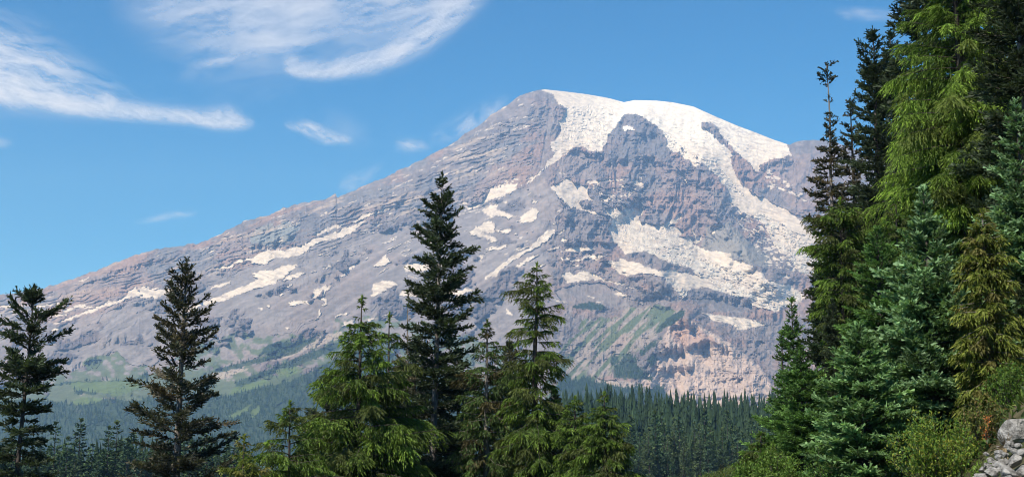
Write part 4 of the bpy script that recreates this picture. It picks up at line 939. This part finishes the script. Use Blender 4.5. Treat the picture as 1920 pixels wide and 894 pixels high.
def cl_top(X, Y):
    W = wisps(X, Y, -0.12, 16, 7); W2 = wisps(X, Y, -0.55, 10, 4)
    veil = band(X, Y, [(200,-10,40,0.0),(300,5,65,0.3),(400,25,85,0.46),(500,20,92,0.54),(600,10,75,0.5),(700,10,60,0.5),(800,-10,50,0.5),(900,-20,30,0.1),(930,-20,20,0)], 1.3, 0.95)
    low = band(X, Y, [(330,150,16,0.0),(380,128,20,0.12),(440,108,24,0.2),(500,92,24,0.22),(560,80,24,0.14),(620,70,20,0)], 1.0, 0.7)
    yc = np.interp(X, [530, 560, 600, 650, 700, 750, 800, 850, 900, 930], [128, 138, 138, 130, 120, 100, 70, 30, -16, -40])
    w = np.interp(X, [530, 600, 700, 800, 900], [10, 17, 24, 34, 44]); s = np.interp(X, [528, 545, 600, 700, 760, 800, 850, 890, 930], [0, .45, .62, .72, .74, .72, .6, .35, 0])
    d = Y - yc
    arc = s * np.where(d < 0, np.exp(-(d / (w * 1.2)) ** 2), np.exp(-(d / (w * 0.62)) ** 2))
    tuft = band(X, Y, [(528,112,14,0),(548,116,14,.3),(580,122,14,.12),(600,124,10,0)], 1, 1)
    W3 = wisps(X, Y, -0.3, 5, 11, 9); W4 = wisps(X, Y, -0.5, 2.4, 6, 9)
    return veil * (0.84 + 0.5 * W + 0.14 * W3 + 0.08 * W4) + low * (0.9 + 0.5 * W + 0.3 * W3) + arc * (0.9 + 0.3 * W2 + 0.25 * W3 + 0.2 * W4) + tuft * (1 + .6 * W2)
def cl_mid(X, Y):
    W = wisps(X, Y, 0.5, 8, 9, 4)
    return band(X, Y, [(528,236,8,0),(560,238,9,.4),(585,246,13,.55),(610,258,11,.65),(635,262,8,.45),(665,264,6,0)], 1.2, 0.8) * (0.9 + 0.6 * W) + band(X, Y, [(600,225,30,0),(650,245,24,.1),(700,255,20,0)], 1, 1)
def cl_s1(X, Y): return band(X, Y, [(738,270,10,0),(765,272,10,.32),(790,274,9,.2),(810,276,6,0)], 1, 1) * (0.9 + .6 * wisps(X, Y, .4, 8, 3, 3))
def cl_s2(X, Y): return band(X, Y, [(800,262,14,0),(850,245,18,.14),(880,236,20,.26),(920,215,20,.22),(960,190,14,0)], 1, 1) * (0.9 + .7 * wisps(X, Y, -.8, 8, 6, 3))
def cl_s3(X, Y): return band(X, Y, [(250,420,5,0),(300,409,6,.2),(335,402,6,.26),(372,400,5,0)], 1, 1) * (0.9 + .5 * wisps(X, Y, -.2, 6, 1, 5))
def cl_s4(X, Y): return band(X, Y, [(1560,22,6,0),(1590,26,9,.2),(1630,28,9,.24),(1680,30,8,.1),(1720,30,6,0)], 1, 1) * (0.9 + .5 * wisps(X, Y, .1, 6, 5, 5))
def cl_s5(X, Y): return band(X, Y, [(630,345,10,0),(655,345,16,.16),(680,335,14,.12),(720,310,10,0)], 1, 1) * (0.9 + .6 * wisps(X, Y, -.6, 7, 2, 3))
def cl_s6(X, Y): return band(X, Y, [(-80,268,9,.3),(0,268,8,.28),(26,270,6,0)], 1, 1) * (0.9 + .5 * wisps(X, Y, .1, 6, 5, 5))
cloud('long bright white cloud streak reaching in from the left edge', (-90, 10, 500, 290), cl_left, 7600)
cloud('wide thin veil of cloud with a curled bright lower edge at the top', (180, -80, 960, 215), cl_top, 8000, 2.8)
cloud('small ragged white cloud puff right of the long streak', (515, 195, 720, 290), cl_mid, 7400)
cloud('faint small cloud puff left of the mountain shoulder', (725, 245, 825, 300), cl_s1, 7300)
cloud('faint plume of cloud beside the summit slope', (790, 160, 975, 300), cl_s2, 7500)
cloud('thin faint cloud wisp low in the left sky', (240, 385, 385, 430), cl_s3, 7200)
cloud('thin faint cloud wisp left of the tall dark fir top', (1550, 5, 1730, 50), cl_s4, 7200)
cloud('pale cloud scrap above the left ridge of the mountain', (620, 295, 730, 375), cl_s5, 7100)
cloud('tiny faint cloud scrap at the left edge of the sky', (-85, 245, 35, 290), cl_s6, 7700)

# ------------------------------------------------------------------ haze
def haze_box():
    x0, x1, y0, y1 = -9500.0, 14000.0, -900.0, 14200.0
    z0 = float(min(GZ.min(), V[..., 2].min())) - 1.0; z1 = float(V[..., 2].max()) + 6.0
    c = np.array([(x, y, z) for z in (z0, z1) for y in (y0, y1) for x in (x0, x1)])
    f = np.array([(0, 2, 3, 1), (4, 5, 7, 6), (0, 1, 5, 4), (2, 6, 7, 3), (0, 4, 6, 2), (1, 3, 7, 5)])
    m = bpy.data.materials.new('haze'); m.use_nodes = True; nt = m.node_tree; nt.nodes.clear()
    v = nt.nodes.new('ShaderNodeVolumePrincipled'); o = nt.nodes.new('ShaderNodeOutputMaterial')
    v.inputs['Color'].default_value = (0.35, 0.59, 1.0, 1); v.inputs['Absorption Color'].default_value = (1, 1, 1, 1)
    v.inputs['Density'].default_value = 6.0e-5; v.inputs['Anisotropy'].default_value = 0.1
    nt.links.new(v.outputs[0], o.inputs['Volume'])
    h = obj('haze', mesh_np('haze', c, [f], mats=[m])); tag(h, 'pale blue summer haze in the air of the valley', kind='stuff')
haze_box()
print('TRIS', sum(len(m.polygons) for m in bpy.data.meshes), 'objects', len(bpy.data.objects), 'rest', len(rest), 'groves', len(gp), 'forest', cnt)
